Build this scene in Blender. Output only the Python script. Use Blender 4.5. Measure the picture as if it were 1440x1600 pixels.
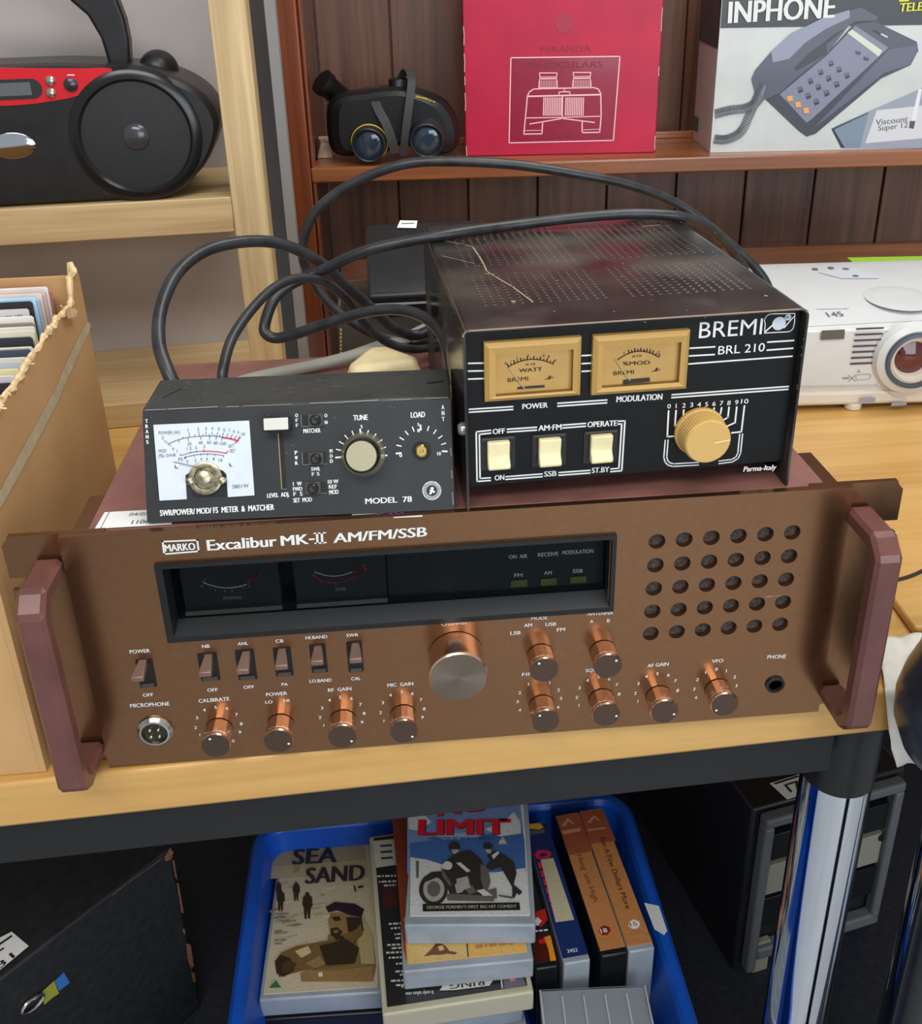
import bpy, bmesh, math, random
from mathutils import Vector, Matrix
rnd = random.Random(7)
SC = bpy.context.scene
for o in list(bpy.data.objects): bpy.data.objects.remove(o)
COL = SC.collection

# ------------------------------------------------------------------ camera
CX, CY, F = 720.0, 640.0, 1536.0                 # principal point and focal length for a 1440x1600 picture
PITCH, YAW, ROLL = math.radians(24.26), math.radians(4.12), math.radians(-1.55)
EYE = Vector((-.034, -.453, .4214))
FW = Vector((math.sin(YAW)*math.cos(PITCH), math.cos(YAW)*math.cos(PITCH), -math.sin(PITCH)))
_r = Vector((math.cos(YAW), -math.sin(YAW), 0)); _u = _r.cross(FW)
RT = math.cos(ROLL)*_r + math.sin(ROLL)*_u
UP = -math.sin(ROLL)*_r + math.cos(ROLL)*_u
cam = bpy.data.cameras.new('camera'); cam_ob = bpy.data.objects.new('camera', cam); COL.objects.link(cam_ob)
cam.sensor_fit = 'VERTICAL'; cam.sensor_height = 24.0; cam.lens = 24.0*F/1600
cam.shift_y = (CY-800)/1600.0; cam.clip_start = .01; cam.clip_end = 50
_b = -FW
cam_ob.matrix_world = Matrix(((RT.x, UP.x, _b.x, EYE.x), (RT.y, UP.y, _b.y, EYE.y), (RT.z, UP.z, _b.z, EYE.z), (0, 0, 0, 1)))
SC.camera = cam_ob
# ------------------------------------------------------------------ world, lights, exposure
SC.view_settings.view_transform = 'Standard'; SC.view_settings.look = 'None'
SC.view_settings.exposure = 0.0; SC.view_settings.gamma = 1.0; SC.view_settings.use_curve_mapping = False
w = bpy.data.worlds.new('room_light'); SC.world = w; w.use_nodes = True
w.node_tree.nodes['Background'].inputs[0].default_value = (.92, .96, 1, 1)
w.node_tree.nodes['Background'].inputs[1].default_value = .42
def area(name, loc, target, sx, sy, power, col=(1, 1, 1)):
    l = bpy.data.lights.new(name, 'AREA'); l.shape = 'RECTANGLE'; l.size = sx; l.size_y = sy; l.energy = power; l.color = col
    o = bpy.data.objects.new(name, l); COL.objects.link(o); o.location = loc
    o.rotation_euler = (Vector(target)-Vector(loc)).to_track_quat('-Z', 'Y').to_euler(); return o
area('ceiling_light', (.55, .15, 1.75), (.2, .25, 0), 1.5, .7, 20, (1, .97, .92))
area('ceiling_light', (-.3, -1.3, 1.75), (0, .1, 0), 1.5, .5, 24, (1, .98, .95))
area('front_fill_light', (.9, -2.5, .6), (.1, .3, -.1), 1.9, 1.3, 36, (.86, .93, 1))  # added fill, no window seen; brightens the chrome leg and the tapes below

# ------------------------------------------------------------------ pixel <-> place
def ray(x, y): return FW + RT*((x-CX)/F) - UP*((y-CY)/F)
class Plane:
    def __init__(s, o, u, v):
        s.o = Vector(o); s.u = Vector(u).normalized(); v = Vector(v); s.n = s.u.cross(v).normalized(); s.v = s.n.cross(s.u)
    def uv(s, x, y):
        d = ray(x, y); t = (s.o-EYE).dot(s.n)/d.dot(s.n); p = EYE+d*t-s.o
        return (p.dot(s.u), p.dot(s.v))
    def w(s, u, v, n=0): return s.o+s.u*u+s.v*v+s.n*n
    def px(s, x, y, n=0): return s.w(*s.uv(x, y), n)
    def off(s, n): return Plane(s.o+s.n*n, s.u, s.v)
def ony(x, y, Y): d = ray(x, y); return EYE+d*((Y-EYE.y)/d.y)
def onz(x, y, Z): d = ray(x, y); return EYE+d*((Z-EYE.z)/d.z)
def crop(ox, oy, k): return lambda x, y: (ox+x/k, oy+y/k)

# ------------------------------------------------------------------ materials
def lin(c): return tuple((v/255/12.92 if v/255 <= .04045 else ((v/255+.055)/1.055)**2.4) for v in c)
_mats = {}
def mat(name, rgb, rough=.5, metal=0, spec=.5, vary=0, scale=60, stretch=(1, 1, 1), bump=0, bscale=None, rgb2=None, alpha=1, trans=0, aniso=0, coat=0, emit=None, ior=1.45):
    if name in _mats: return _mats[name]
    m = bpy.data.materials.new(name); m.use_nodes = True; nt = m.node_tree; b = nt.nodes['Principled BSDF']; L = nt.links
    c = (*lin(rgb), 1); b.inputs['Base Color'].default_value = c; b.inputs['Roughness'].default_value = rough
    b.inputs['Metallic'].default_value = metal; b.inputs['Specular IOR Level'].default_value = spec; b.inputs['IOR'].default_value = ior
    b.inputs['Alpha'].default_value = alpha; b.inputs['Transmission Weight'].default_value = trans
    b.inputs['Coat Weight'].default_value = coat; b.inputs['Coat Roughness'].default_value = .08
    if emit: b.inputs['Emission Color'].default_value = (*lin(rgb), 1); b.inputs['Emission Strength'].default_value = emit
    if vary or bump or rgb2:
        tc = nt.nodes.new('ShaderNodeTexCoord'); mp = nt.nodes.new('ShaderNodeMapping'); mp.inputs['Scale'].default_value = stretch
        L.new(tc.outputs['Object'], mp.inputs[0])
        nz = nt.nodes.new('ShaderNodeTexNoise'); nz.inputs['Scale'].default_value = scale; nz.inputs['Detail'].default_value = 5
        L.new(mp.outputs[0], nz.inputs['Vector'])
        if vary or rgb2:
            cr = nt.nodes.new('ShaderNodeValToRGB'); cr.color_ramp.elements[0].position = .3; cr.color_ramp.elements[1].position = .7
            a = rgb2 if rgb2 else tuple(max(0, v*(1-vary)) for v in rgb); bb = rgb if rgb2 else tuple(min(255, v*(1+vary)) for v in rgb)
            cr.color_ramp.elements[0].color = (*lin(a), 1); cr.color_ramp.elements[1].color = (*lin(bb), 1)
            L.new(nz.outputs[0], cr.inputs[0]); L.new(cr.outputs[0], b.inputs['Base Color'])
        if bump:
            bn = nt.nodes.new('ShaderNodeBump'); bn.inputs['Strength'].default_value = bump; bn.inputs['Distance'].default_value = .001
            n2 = nz
            if bscale:
                n2 = nt.nodes.new('ShaderNodeTexNoise'); n2.inputs['Scale'].default_value = bscale; n2.inputs['Detail'].default_value = 4; L.new(mp.outputs[0], n2.inputs['Vector'])
            L.new(n2.outputs[0], bn.inputs['Height']); L.new(bn.outputs[0], b.inputs['Normal'])
    if aniso:
        b.inputs['Anisotropic'].default_value = aniso
        t = nt.nodes.new('ShaderNodeTangent'); t.direction_type = 'RADIAL'; t.axis = 'Y'; L.new(t.outputs[0], b.inputs['Tangent'])
    _mats[name] = m; return m
def wood(name, dark, light, axis='X', k=1.0, rough=.45, coat=0, knots=.5):
    if name in _mats: return _mats[name]
    m = bpy.data.materials.new(name); m.use_nodes = True; nt = m.node_tree; b = nt.nodes['Principled BSDF']; L = nt.links
    tc = nt.nodes.new('ShaderNodeTexCoord'); mp = nt.nodes.new('ShaderNodeMapping')
    s = {'X': (1.2, 30, 30), 'Y': (30, 1.2, 30), 'Z': (30, 30, 1.2)}[axis]; mp.inputs['Scale'].default_value = tuple(v*k for v in s)
    L.new(tc.outputs['Object'], mp.inputs[0])
    n1 = nt.nodes.new('ShaderNodeTexNoise'); n1.inputs['Scale'].default_value = 2.2; n1.inputs['Detail'].default_value = 8; n1.inputs['Distortion'].default_value = knots
    n2 = nt.nodes.new('ShaderNodeTexNoise'); n2.inputs['Scale'].default_value = 9; n2.inputs['Detail'].default_value = 4
    L.new(mp.outputs[0], n1.inputs[0]); L.new(mp.outputs[0], n2.inputs[0])
    mx = nt.nodes.new('ShaderNodeMath'); mx.operation = 'MULTIPLY_ADD'; mx.inputs[1].default_value = .35
    L.new(n2.outputs[0], mx.inputs[0]); L.new(n1.outputs[0], mx.inputs[2])
    cr = nt.nodes.new('ShaderNodeValToRGB'); cr.color_ramp.elements[0].position = .42; cr.color_ramp.elements[1].position = .95
    cr.color_ramp.elements[0].color = (*lin(dark), 1); cr.color_ramp.elements[1].color = (*lin(light), 1)
    L.new(mx.outputs[0], cr.inputs[0]); L.new(cr.outputs[0], b.inputs['Base Color'])
    b.inputs['Roughness'].default_value = rough; b.inputs['Coat Weight'].default_value = coat; b.inputs['Coat Roughness'].default_value = .2
    bn = nt.nodes.new('ShaderNodeBump'); bn.inputs['Strength'].default_value = .12; bn.inputs['Distance'].default_value = .001
    L.new(mx.outputs[0], bn.inputs['Height']); L.new(bn.outputs[0], b.inputs['Normal'])
    _mats[name] = m; return m
def clear(name, tint, a=.25, rough=.1, refl=1.0):
    """thin clear sheet: see-through with a Fresnel reflection"""
    if name in _mats: return _mats[name]
    m = bpy.data.materials.new(name); m.use_nodes = True; nt = m.node_tree; L = nt.links
    b = nt.nodes['Principled BSDF']; b.inputs['Base Color'].default_value = (*lin(tint if a > .02 else (8, 8, 8)), 1); b.inputs['Roughness'].default_value = rough
    t = nt.nodes.new('ShaderNodeBsdfTransparent'); t.inputs[0].default_value = (*lin(tuple(min(255, v+60) for v in tint)), 1)
    mx = nt.nodes.new('ShaderNodeMixShader'); fr = nt.nodes.new('ShaderNodeFresnel'); fr.inputs[0].default_value = 1.45
    ad = nt.nodes.new('ShaderNodeMath'); ad.operation = 'MULTIPLY_ADD'; ad.use_clamp = True; ad.inputs[1].default_value = refl; ad.inputs[2].default_value = a
    L.new(fr.outputs[0], ad.inputs[0]); L.new(ad.outputs[0], mx.inputs[0]); L.new(t.outputs[0], mx.inputs[1]); L.new(b.outputs[0], mx.inputs[2])
    L.new(mx.outputs[0], nt.nodes['Material Output'].inputs[0]); _mats[name] = m; return m

# ------------------------------------------------------------------ text outlines
_tc = {}
def text_mesh(s):
    k = s
    if k in _tc: return _tc[k]
    cu = bpy.data.curves.new('t', 'FONT'); cu.body = s; cu.size = 1; cu.resolution_u = 3
    ob = bpy.data.objects.new('t', cu); COL.objects.link(ob)
    me = ob.to_mesh(); V = [v.co.copy() for v in me.vertices]; P = [list(p.vertices) for p in me.polygons]
    ob.to_mesh_clear(); bpy.data.objects.remove(ob); bpy.data.curves.remove(cu)
    if V:
        x0 = min(v.x for v in V); x1 = max(v.x for v in V)
    else: x0, x1 = 0, 1
    _tc[k] = (V, P, x0, x1); return _tc[k]
def plate_mesh(outer, holes, t):
    cu = bpy.data.curves.new('p', 'CURVE'); cu.dimensions = '2D'; cu.fill_mode = 'BOTH'; cu.extrude = t/2
    for loop in [outer]+holes:
        sp = cu.splines.new('POLY'); sp.points.add(len(loop)-1); sp.use_cyclic_u = True
        for p, q in zip(sp.points, loop): p.co = (q[0], q[1], 0, 1)
    ob = bpy.data.objects.new('p', cu); COL.objects.link(ob); me = ob.to_mesh()
    V = [v.co.copy() for v in me.vertices]; P = [list(p.vertices) for p in me.polygons]
    ob.to_mesh_clear(); bpy.data.objects.remove(ob); bpy.data.curves.remove(cu); return V, P
def circle2(cx, cy, r, n=24, ry=None, a0=0): return [(cx+r*math.cos(a0+2*math.pi*i/n), cy+(ry or r)*math.sin(a0+2*math.pi*i/n)) for i in range(n)]
def rrect(x0, y0, x1, y1, r, n=5):
    out = []
    for cx, cy, a in ((x1-r, y1-r, 0), (x0+r, y1-r, 90), (x0+r, y0+r, 180), (x1-r, y0+r, 270)):
        for i in range(n+1):
            t = math.radians(a+90*i/n); out.append((cx+r*math.cos(t), cy+r*math.sin(t)))
    return out
def spath(pts, k=8, closed=False):
    """Catmull-Rom through the points"""
    P = [Vector(p) for p in pts]; n = len(P); out = []
    for i in range(n if closed else n-1):
        a = P[(i-1) % n] if closed or i > 0 else P[0]*2-P[1]
        b = P[i]; c = P[(i+1) % n]; d = P[(i+2) % n] if closed or i+2 < n else P[-1]*2-P[-2]
        for j in range(k):
            t = j/k; out.append(.5*((2*b)+(c-a)*t+(2*a-5*b+4*c-d)*t*t+(3*b-a-3*c+d)*t**3))
    if not closed: out.append(P[-1])
    return out

# ------------------------------------------------------------------ mesh builder
class MB:
    def __init__(s, m=None, M=None):
        s.V = []; s.P = []; s.I = []; s.mats = []; s.M = M or Matrix(); s.i = 0
        if m: s.use(m)
    def use(s, m):
        if m not in s.mats: s.mats.append(m)
        s.i = s.mats.index(m); return s
    def add(s, V, P, raw=False):
        o = len(s.V); s.V += [Vector(v) if raw else s.M @ Vector(v) for v in V]
        for p in P: s.P.append([o+j for j in p]); s.I.append(s.i)
        return s
    def box(s, x0, x1, y0, y1, z0, z1):
        return s.add([(x, y, z) for x in (x0, x1) for y in (y0, y1) for z in (z0, z1)], [(0, 1, 3, 2), (4, 6, 7, 5), (0, 4, 5, 1), (2, 3, 7, 6), (0, 2, 6, 4), (1, 5, 7, 3)])
    def hexa(s, bot, top):
        return s.add(list(bot)+list(top), [(3, 2, 1, 0), (4, 5, 6, 7), (0, 1, 5, 4), (1, 2, 6, 5), (2, 3, 7, 6), (3, 0, 4, 7)])
    def cyl(s, p0, p1, r0, r1=None, n=24, cap=True, raw=False):
        p0 = Vector(p0); p1 = Vector(p1); r1 = r0 if r1 is None else r1; d = (p1-p0).normalized()
        a = d.orthogonal().normalized(); b = d.cross(a); V = []
        for p, r in ((p0, r0), (p1, r1)):
            V += [p+(a*math.cos(2*math.pi*i/n)+b*math.sin(2*math.pi*i/n))*r for i in range(n)]
        P = [(i, (i+1) % n, n+(i+1) % n, n+i) for i in range(n)]
        if cap: P += [tuple(range(n-1, -1, -1)), tuple(range(n, 2*n))]
        return s.add(V, P, raw)
    def lathe(s, prof, o, axis, n=32, lob=0, lobn=0, ups=None, raw=False, cap=True):
        """prof: (radius, height) pairs along the axis; lob flutes the radius"""
        o = Vector(o); d = Vector(axis).normalized(); a = (Vector(ups) if ups else d.orthogonal()).normalized(); b = d.cross(a); V = []; P = []
        for r, h in prof:
            for i in range(n):
                t = 2*math.pi*i/n; rr = r*(1+lob*math.cos(lobn*t)) if lobn else r
                V.append(o+d*h+(a*math.cos(t)+b*math.sin(t))*rr)
        for k in range(len(prof)-1):
            for i in range(n): P.append((k*n+i, k*n+(i+1) % n, (k+1)*n+(i+1) % n, (k+1)*n+i))
        if cap and prof[0][0] > 1e-6: P.append(tuple(range(n-1, -1, -1)))
        if cap and prof[-1][0] > 1e-6: P.append(tuple((len(prof)-1)*n+i for i in range(n)))
        return s.add(V, P, raw)
    def tube(s, pts, r, n=10, flat=1.0, up=None, cap=True, raw=True):
        P = [Vector(p) for p in pts]; V = []; F_ = []; N = len(P); a = None
        for i in range(N):
            d = (P[min(i+1, N-1)]-P[max(i-1, 0)]).normalized()
            if up: a = d.cross(Vector(up)).normalized()
            elif a is None: a = d.orthogonal().normalized()
            else: a = (a-d*a.dot(d)).normalized()
            b = d.cross(a); rr = r[i] if isinstance(r, (list, tuple)) else r
            V += [P[i]+a*math.cos(2*math.pi*j/n)*rr+b*math.sin(2*math.pi*j/n)*rr*flat for j in range(n)]
        for i in range(N-1):
            for j in range(n): F_.append((i*n+j, i*n+(j+1) % n, (i+1)*n+(j+1) % n, (i+1)*n+j))
        if cap: F_ += [tuple(range(n-1, -1, -1)), tuple((N-1)*n+j for j in range(n))]
        return s.add(V, F_, raw)
    def sphere(s, c, rx, ry=None, rz=None, nu=24, nv=14, raw=False):
        ry = ry or rx; rz = rz or rx; c = Vector(c); V = []; P = []
        for i in range(nv+1):
            a = math.pi*i/nv
            for j in range(nu):
                b = 2*math.pi*j/nu; V.append(c+Vector((rx*math.sin(a)*math.cos(b), ry*math.sin(a)*math.sin(b), rz*math.cos(a))))
        for i in range(nv):
            for j in range(nu): P.append((i*nu+j, (i+1)*nu+j, (i+1)*nu+(j+1) % nu, i*nu+(j+1) % nu))
        return s.add(V, P, raw)
    def prism(s, poly, pl, n0, n1, tp=None):
        """polygon in a plane's (u, v) extruded along its normal; tp = optional second outline"""
        q = tp or poly; N = len(poly)
        V = [pl.w(u, v, n0) for u, v in poly]+[pl.w(u, v, n1) for u, v in q]
        return s.add(V, [tuple(range(N-1, -1, -1)), tuple(range(N, 2*N))]+[(i, (i+1) % N, N+(i+1) % N, N+i) for i in range(N)], True)
    def plate(s, outer, holes, pl, n0, n1):
        V, P = plate_mesh(outer, holes, n1-n0); return s.add([pl.w(v.x, v.y, v.z+(n0+n1)/2) for v in V], P, True)
    def ring(s, o0, o1, pl, n0, n1):
        """band between two outlines with the same count, o0 at height n0, o1 at height n1"""
        N = len(o0); return s.add([pl.w(u, v, n0) for u, v in o0]+[pl.w(u, v, n1) for u, v in o1], [(i, (i+1) % N, N+(i+1) % N, N+i) for i in range(N)], True)
    def grid(s, f, nu, nv, raw=True):
        V = [f(i/nu, j/nv) for i in range(nu+1) for j in range(nv+1)]
        return s.add(V, [(i*(nv+1)+j, (i+1)*(nv+1)+j, (i+1)*(nv+1)+j+1, i*(nv+1)+j+1) for i in range(nu) for j in range(nv)], raw)
    # flat printing on a plane (n = height above it)
    def poly(s, pts, pl, n=.0002): return s.add([pl.w(u, v, n) for u, v in pts], [tuple(range(len(pts)))], True)
    def ppoly(s, pts, pl, n=.0002): return s.poly([pl.uv(*p) for p in pts], pl, n)
    def line(s, pts, wd, pl, n=.0002, closed=False):
        pts = [Vector((*p, 0)) for p in pts]
        if closed: pts.append(pts[0])
        for a, b in zip(pts, pts[1:]):
            d = b-a
            if d.length < 1e-7: continue
            d.normalize(); q = Vector((-d.y, d.x, 0))*wd/2; e = d*wd/2
            s.add([pl.w(v.x, v.y, n) for v in (a-e-q, b+e-q, b+e+q, a-e+q)], [(0, 1, 2, 3)], True)
        return s
    def pline(s, pts, wd, pl, n=.0002, closed=False): return s.line([pl.uv(*p) for p in pts], wd, pl, n, closed)
    def disc(s, c, r, pl, n=.0002, k=20, ry=None): return s.poly(circle2(c[0], c[1], r, k, ry), pl, n)
    def pdisc(s, c, rpx, pl, n=.0002, k=20):
        a = pl.uv(*c); b = pl.uv(c[0]+rpx, c[1]); return s.disc(a, math.dist(a, b), pl, n, k)
    def text(s, t, a, b, h, pl, n=.0002, bold=0, slant=0):
        """text whose base line runs from a to b (plane coordinates), cap height h"""
        V, P, x0, x1 = text_mesh(t); a = Vector((*a, 0)); b = Vector((*b, 0)); d = (b-a)
        k = d.length/(x1-x0); ky = h/.729
        if len(t) == 1 and k > 1.1*ky: a = a+d*(.5-.55*ky/k); k = 1.1*ky
        d.normalize(); q = Vector((-d.y, d.x, 0))
        N = max(2, min(4, math.ceil(2*bold/.05)+1))
        for i_, sh in enumerate([bold*(2*i/(N-1)-1) for i in range(N)] if bold else (0,)):
            out = []
            for v in V:
                p = a+d*((v.x-x0)*k+slant*v.y*ky+sh*ky)+q*v.y*ky; out.append(pl.w(p.x, p.y, n+i_*.00001))
            s.add(out, P, True)
        return s
    def ptext(s, t, a, b, hpx, pl, n=.0002, bold=0, slant=0, cv=None):
        if cv:
            hpx = cv(0, hpx)[1]-cv(0, 0)[1]; a = cv(*a); b = cv(*b)
        ua = pl.uv(*a); ub = pl.uv(*b); um = pl.uv(a[0], a[1]-hpx)
        return s.text(t, ua, ub, math.dist(ua, um), pl, n, bold, slant)

ROOT = {}
def finish(name, mb, parent=None, bevel=0, seg=2, angle=35, flat=False, sub=0, recalc=True):
    me = bpy.data.meshes.new(name)
    if parent is not None: inv = ROOT[parent.name].inverted()
    else:
        xs = [v.x for v in mb.V]; ys = [v.y for v in mb.V]; zs = [v.z for v in mb.V]
        inv = Matrix.Translation(-Vector(((min(xs)+max(xs))/2, (min(ys)+max(ys))/2, min(zs))))
    me.from_pydata([inv @ v for v in mb.V], [], mb.P); me.update()
    for m in mb.mats: me.materials.append(m)
    me.polygons.foreach_set('material_index', mb.I)
    if recalc:
        b = bmesh.new(); b.from_mesh(me); bmesh.ops.recalc_face_normals(b, faces=b.faces); b.to_mesh(me); b.free()
    if not flat:
        me.polygons.foreach_set('use_smooth', [True]*len(me.polygons))
        me.set_sharp_from_angle(angle=math.radians(angle))
    o = bpy.data.objects.new(name, me); COL.objects.link(o)
    if parent is not None: o.parent = parent; ROOT[o.name] = ROOT[parent.name]
    else: o.matrix_world = inv.inverted(); ROOT[o.name] = inv.inverted()
    if bevel:
        md = o.modifiers.new('edge', 'BEVEL'); md.width = bevel; md.segments = seg; md.limit_method = 'ANGLE'; md.angle_limit = math.radians(40); md.harden_normals = False
    if sub:
        md = o.modifiers.new('sub', 'SUBSURF'); md.levels = sub; md.render_levels = sub
    return o
def stamp(o, mb):
    """add flat printing to the mesh it is printed on"""
    me = o.data; inv = ROOT[o.name].inverted(); off = len(me.materials)
    for m in mb.mats: me.materials.append(m)
    b = bmesh.new(); b.from_mesh(me); V = [b.verts.new(inv @ v) for v in mb.V]
    for p, i in zip(mb.P, mb.I):
        if len(set(p)) < 3: continue
        f = b.faces.new([V[k] for k in p]); f.material_index = off+i
    b.to_mesh(me); b.free()
def tag(o, label, cat, group=None):
    o['label'] = label; o['category'] = cat
    if group: o['group'] = group
    return o
def thing(name, label, cat, loc=(0, 0, 0), rz=0, group=None):
    o = bpy.data.objects.new(name, None); COL.objects.link(o); o.empty_display_size = .02
    M = Matrix.Translation(Vector(loc)) @ Matrix.Rotation(rz, 4, 'Z'); o.matrix_world = M; ROOT[o.name] = M
    return tag(o, label, cat, group)
def struct(name, mb, **k): o = finish(name, mb, **k); o['kind'] = 'structure'; return o
def LM(o): return ROOT[o.name]

# ------------------------------------------------------------------ shared materials
WHITE_INK = mat('white_ink', (226, 228, 226), .5)
BLACK_INK = mat('black_ink', (34, 34, 38), .6)
GREY_INK = mat('grey_ink', (105, 108, 112), .6)
RED_INK = mat('red_ink', (205, 40, 55), .55)
PAPER = mat('paper_white', (236, 236, 232), .7)
BLACK_PL = mat('black_plastic', (22, 23, 25), .38, vary=.2, scale=40)
CHROME = mat('chrome', (214, 222, 230), .07, 1)
STEEL = mat('steel', (190, 188, 180), .25, 1)
# ================================================================== SETTING
FLOOR_Z = -.582
m_floor = mat('pale_vinyl', (176, 178, 182), .35, vary=.04, scale=6)
b = MB(m_floor); b.box(-2.6, 2.6, -2.8, 1.3, FLOOR_Z-.03, FLOOR_Z); struct('floor', b)
b = MB(mat('shade_dark', (30, 33, 42), .55, vary=.2, scale=160)); b.box(-1.2, 1.3, -.06, 1.1, FLOOR_Z, FLOOR_Z+.0004); tag(finish('floor_shade_sheet', b), 'dark blue-black sheet standing in for shade on the floor under the table', 'shade sheet')  # shade under the table, put in as a thin dark sheet on the floor
b = MB(mat('wall_paint', (150, 146, 143), .85, vary=.05, scale=3)); b.box(-2.6, 2.6, 1.12, 1.16, FLOOR_Z, 2.0); struct('wall_back', b)

# ---- front table
TM = Matrix.Translation((0, .004, 0)) @ Matrix.Rotation(.037, 4, 'Z')
t = thing('table', 'long beech-topped table with dark rail under the brown radio', 'table', (0, .004, -.033), .037); ROOT[t.name] = Matrix.Translation((0, .004, -.033)) @ Matrix.Rotation(.037, 4, 'Z')
m_beech = wood('beech', (186, 138, 70), (218, 176, 106), 'X', .55, .38, .2, .6)
b = MB(m_beech, TM); b.box(-.9, 1.15, 0, .632, -.033, 0); finish('tabletop', b, t, bevel=.0025)
m_rail = mat('rail_paint', (20, 22, 24), .55, vary=.08, scale=20)
b = MB(m_rail, TM); b.box(-.9, .2430, .016, .0215, -.078, -.0332); b.box(-.9, .2250, .0215, .041, -.078, -.0332); finish('apron_rail', b, t, bevel=.001)
lc = Vector((.2660, .060, 0))
b = MB(CHROME); b.cyl((lc.x, lc.y, FLOOR_Z), (lc.x, lc.y, -.104), .0245, n=48); leg = finish('leg', b, t); leg['label'] = 'chrome tube leg'
b = MB(BLACK_PL); b.cyl((lc.x, lc.y, -.112), (lc.x, lc.y, -.0334), .0254, n=40); finish('leg_collar', b, t, bevel=.001)
b = MB(CHROME); b.cyl((.3640, .052, FLOOR_Z), (.3640, .052, -.0335), .0245, n=48); leg = finish('leg', b, t); leg['label'] = 'chrome tube leg'
# ---- board lying on the table top
T2 = Matrix.Translation((.3055, .06, 0)) @ Matrix.Rotation(-.06, 4, 'Z')
b = MB(m_beech, T2); b.box(0, .75, .004, .575, .0004, .008); tag(finish('wooden_board', b, bevel=.002), 'beech board lying on the table top under the white projector', 'board')

# ================================================================== TRANSCEIVER
H = .157
TP = Plane((0, 0, 0), (1, 0, 0), (0, 0, 1))
tx = thing('radio_transceiver', 'wide copper-brown rack radio with handles, speaker holes and a row of knobs', 'radio', (0, .12, 0))
m_panel = mat('bronze_panel', (140, 103, 74), .24, .92, vary=.02, scale=200)
m_bpaint = mat('brown_paint', (138, 94, 86), .42, .1, vary=.1, scale=30, bump=.15, bscale=700)
m_hand = mat('handle_paint', (100, 63, 58), .3, .05, vary=.08, scale=40)
m_cloth = mat('speaker_cloth', (58, 50, 44), .8, vary=.5, scale=500)
m_copper = mat('copper', (240, 204, 180), .24, 1)
m_capm = mat('knob_cap', (92, 76, 64), .4, .8)
m_capm2 = mat('silver_cap', (132, 120, 106), .3, 1, aniso=.8)
m_toggle = mat('toggle_paint', (124, 98, 86), .4, .4)
m_slot = mat('slot_black', (16, 14, 13), .6)
# cover
b = MB(m_bpaint)
for q in ((-.2, .2, .0075, .2467, .1535, .1553), (-.2, -.1985, .0075, .2467, .004, .1533), (.1985, .2, .0075, .2467, .004, .1533), (-.1983, .1983, .2452, .2467, .004, .1533), (-.1983, .1983, .0075, .245, .004, .0055)): b.box(*q)
finish('top_cover', b, tx, bevel=.0004)
for x in (-.17, .17):
    for y in (.03, .22): b = MB(BLACK_PL); b.cyl((x, y, 0), (x, y, .004), .011, n=16); finish('foot', b, tx)
# front panel with window, speaker holes, jack hole
holes = [[(-.1635, .0905), (.0785, .0905), (.0785, .1352), (-.1635, .1352)]]
for i in range(6):
    for j in range(5):
        holes.append(circle2(.1046+.01526*i, .1306-.0155*j, .00475, 22))
JX = (.1825, .0248); holes.append(circle2(*JX, .0040, 20))
b = MB(m_panel); b.plate([(-.2125, .001), (.2125, .001), (.2125, H), (-.2125, H)], holes, TP, -.004, 0); fpan = finish('front_panel', b, tx, angle=25, bevel=.0007)
b = MB(m_cloth); b.box(.093, .193, .0041, .0046, .058, .142); finish('speaker_cloth', b, tx)
b = MB(mat('jack_ring', (48, 46, 44), .35, .6)); b.lathe([(.0058, 0), (.0058, .0012), (.0042, .0016), (.0038, 0)], (JX[0], 0, JX[1]), (0, -1, 0), 24)
b.use(m_slot).cyl((JX[0], .006, JX[1]), (JX[0], .003, JX[1]), .0042, n=16); finish('phone_jack', b, tx)
# ears with open rack slots
for s in (-1, 1):
    sl = lambda zc: [(.2432, zc-.0038)]+[(.2345-.0038*math.sin(math.radians(a)), zc-.0038*math.cos(math.radians(a))) for a in range(0, 181, 30)]+[(.2432, zc+.0038)]
    outer = [(.19, .003), (.2412, .003), (.2432, .005)]+sl(.0200)+sl(.1278)+[(.2432, .135), (.2432, .1515), (.2405, .1545), (.2395, H), (.19, H)]
    # rack ear: plate behind the panel with a slot low and high
    outer = [(s*u, v) for u, v in outer]
    b = MB(m_panel); b.plate(outer, [], TP, -.0072, -.0042)
    b.box(min(s*.2005, s*.2085), max(s*.2005, s*.2085), .0075, .048, .112, .1545)
    finish('rack_ear', b, tx, angle=25)
for xc in (-.2208, .2192):                          # handles
    prof = [(-.004, .1432), (.0262, .1432), (.0362, .1332), (.0362, .0195), (.0262, .0105), (-.004, .0105), (-.004, .0190), (.0210, .0190), (.0252, .0238), (.0252, .1275), (.0205, .1325), (-.004, .1325)]
    hp = Plane((xc-.0058, 0, 0), (0, -1, 0), (0, 0, 1)); hp.n = Vector((1, 0, 0))
    b = MB(m_hand); V = [hp.o+hp.u*u+hp.v*v+Vector((k, 0, 0)) for k in (-.0016, .0132) for u, v in prof]; N = len(prof)
    b.add(V, [tuple(range(N-1, -1, -1)), tuple(range(N, 2*N))]+[(i, (i+1) % N, N+(i+1) % N, N+i) for i in range(N)], True)
    finish('handle', b, tx, bevel=.0022, seg=1, flat=True)
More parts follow.
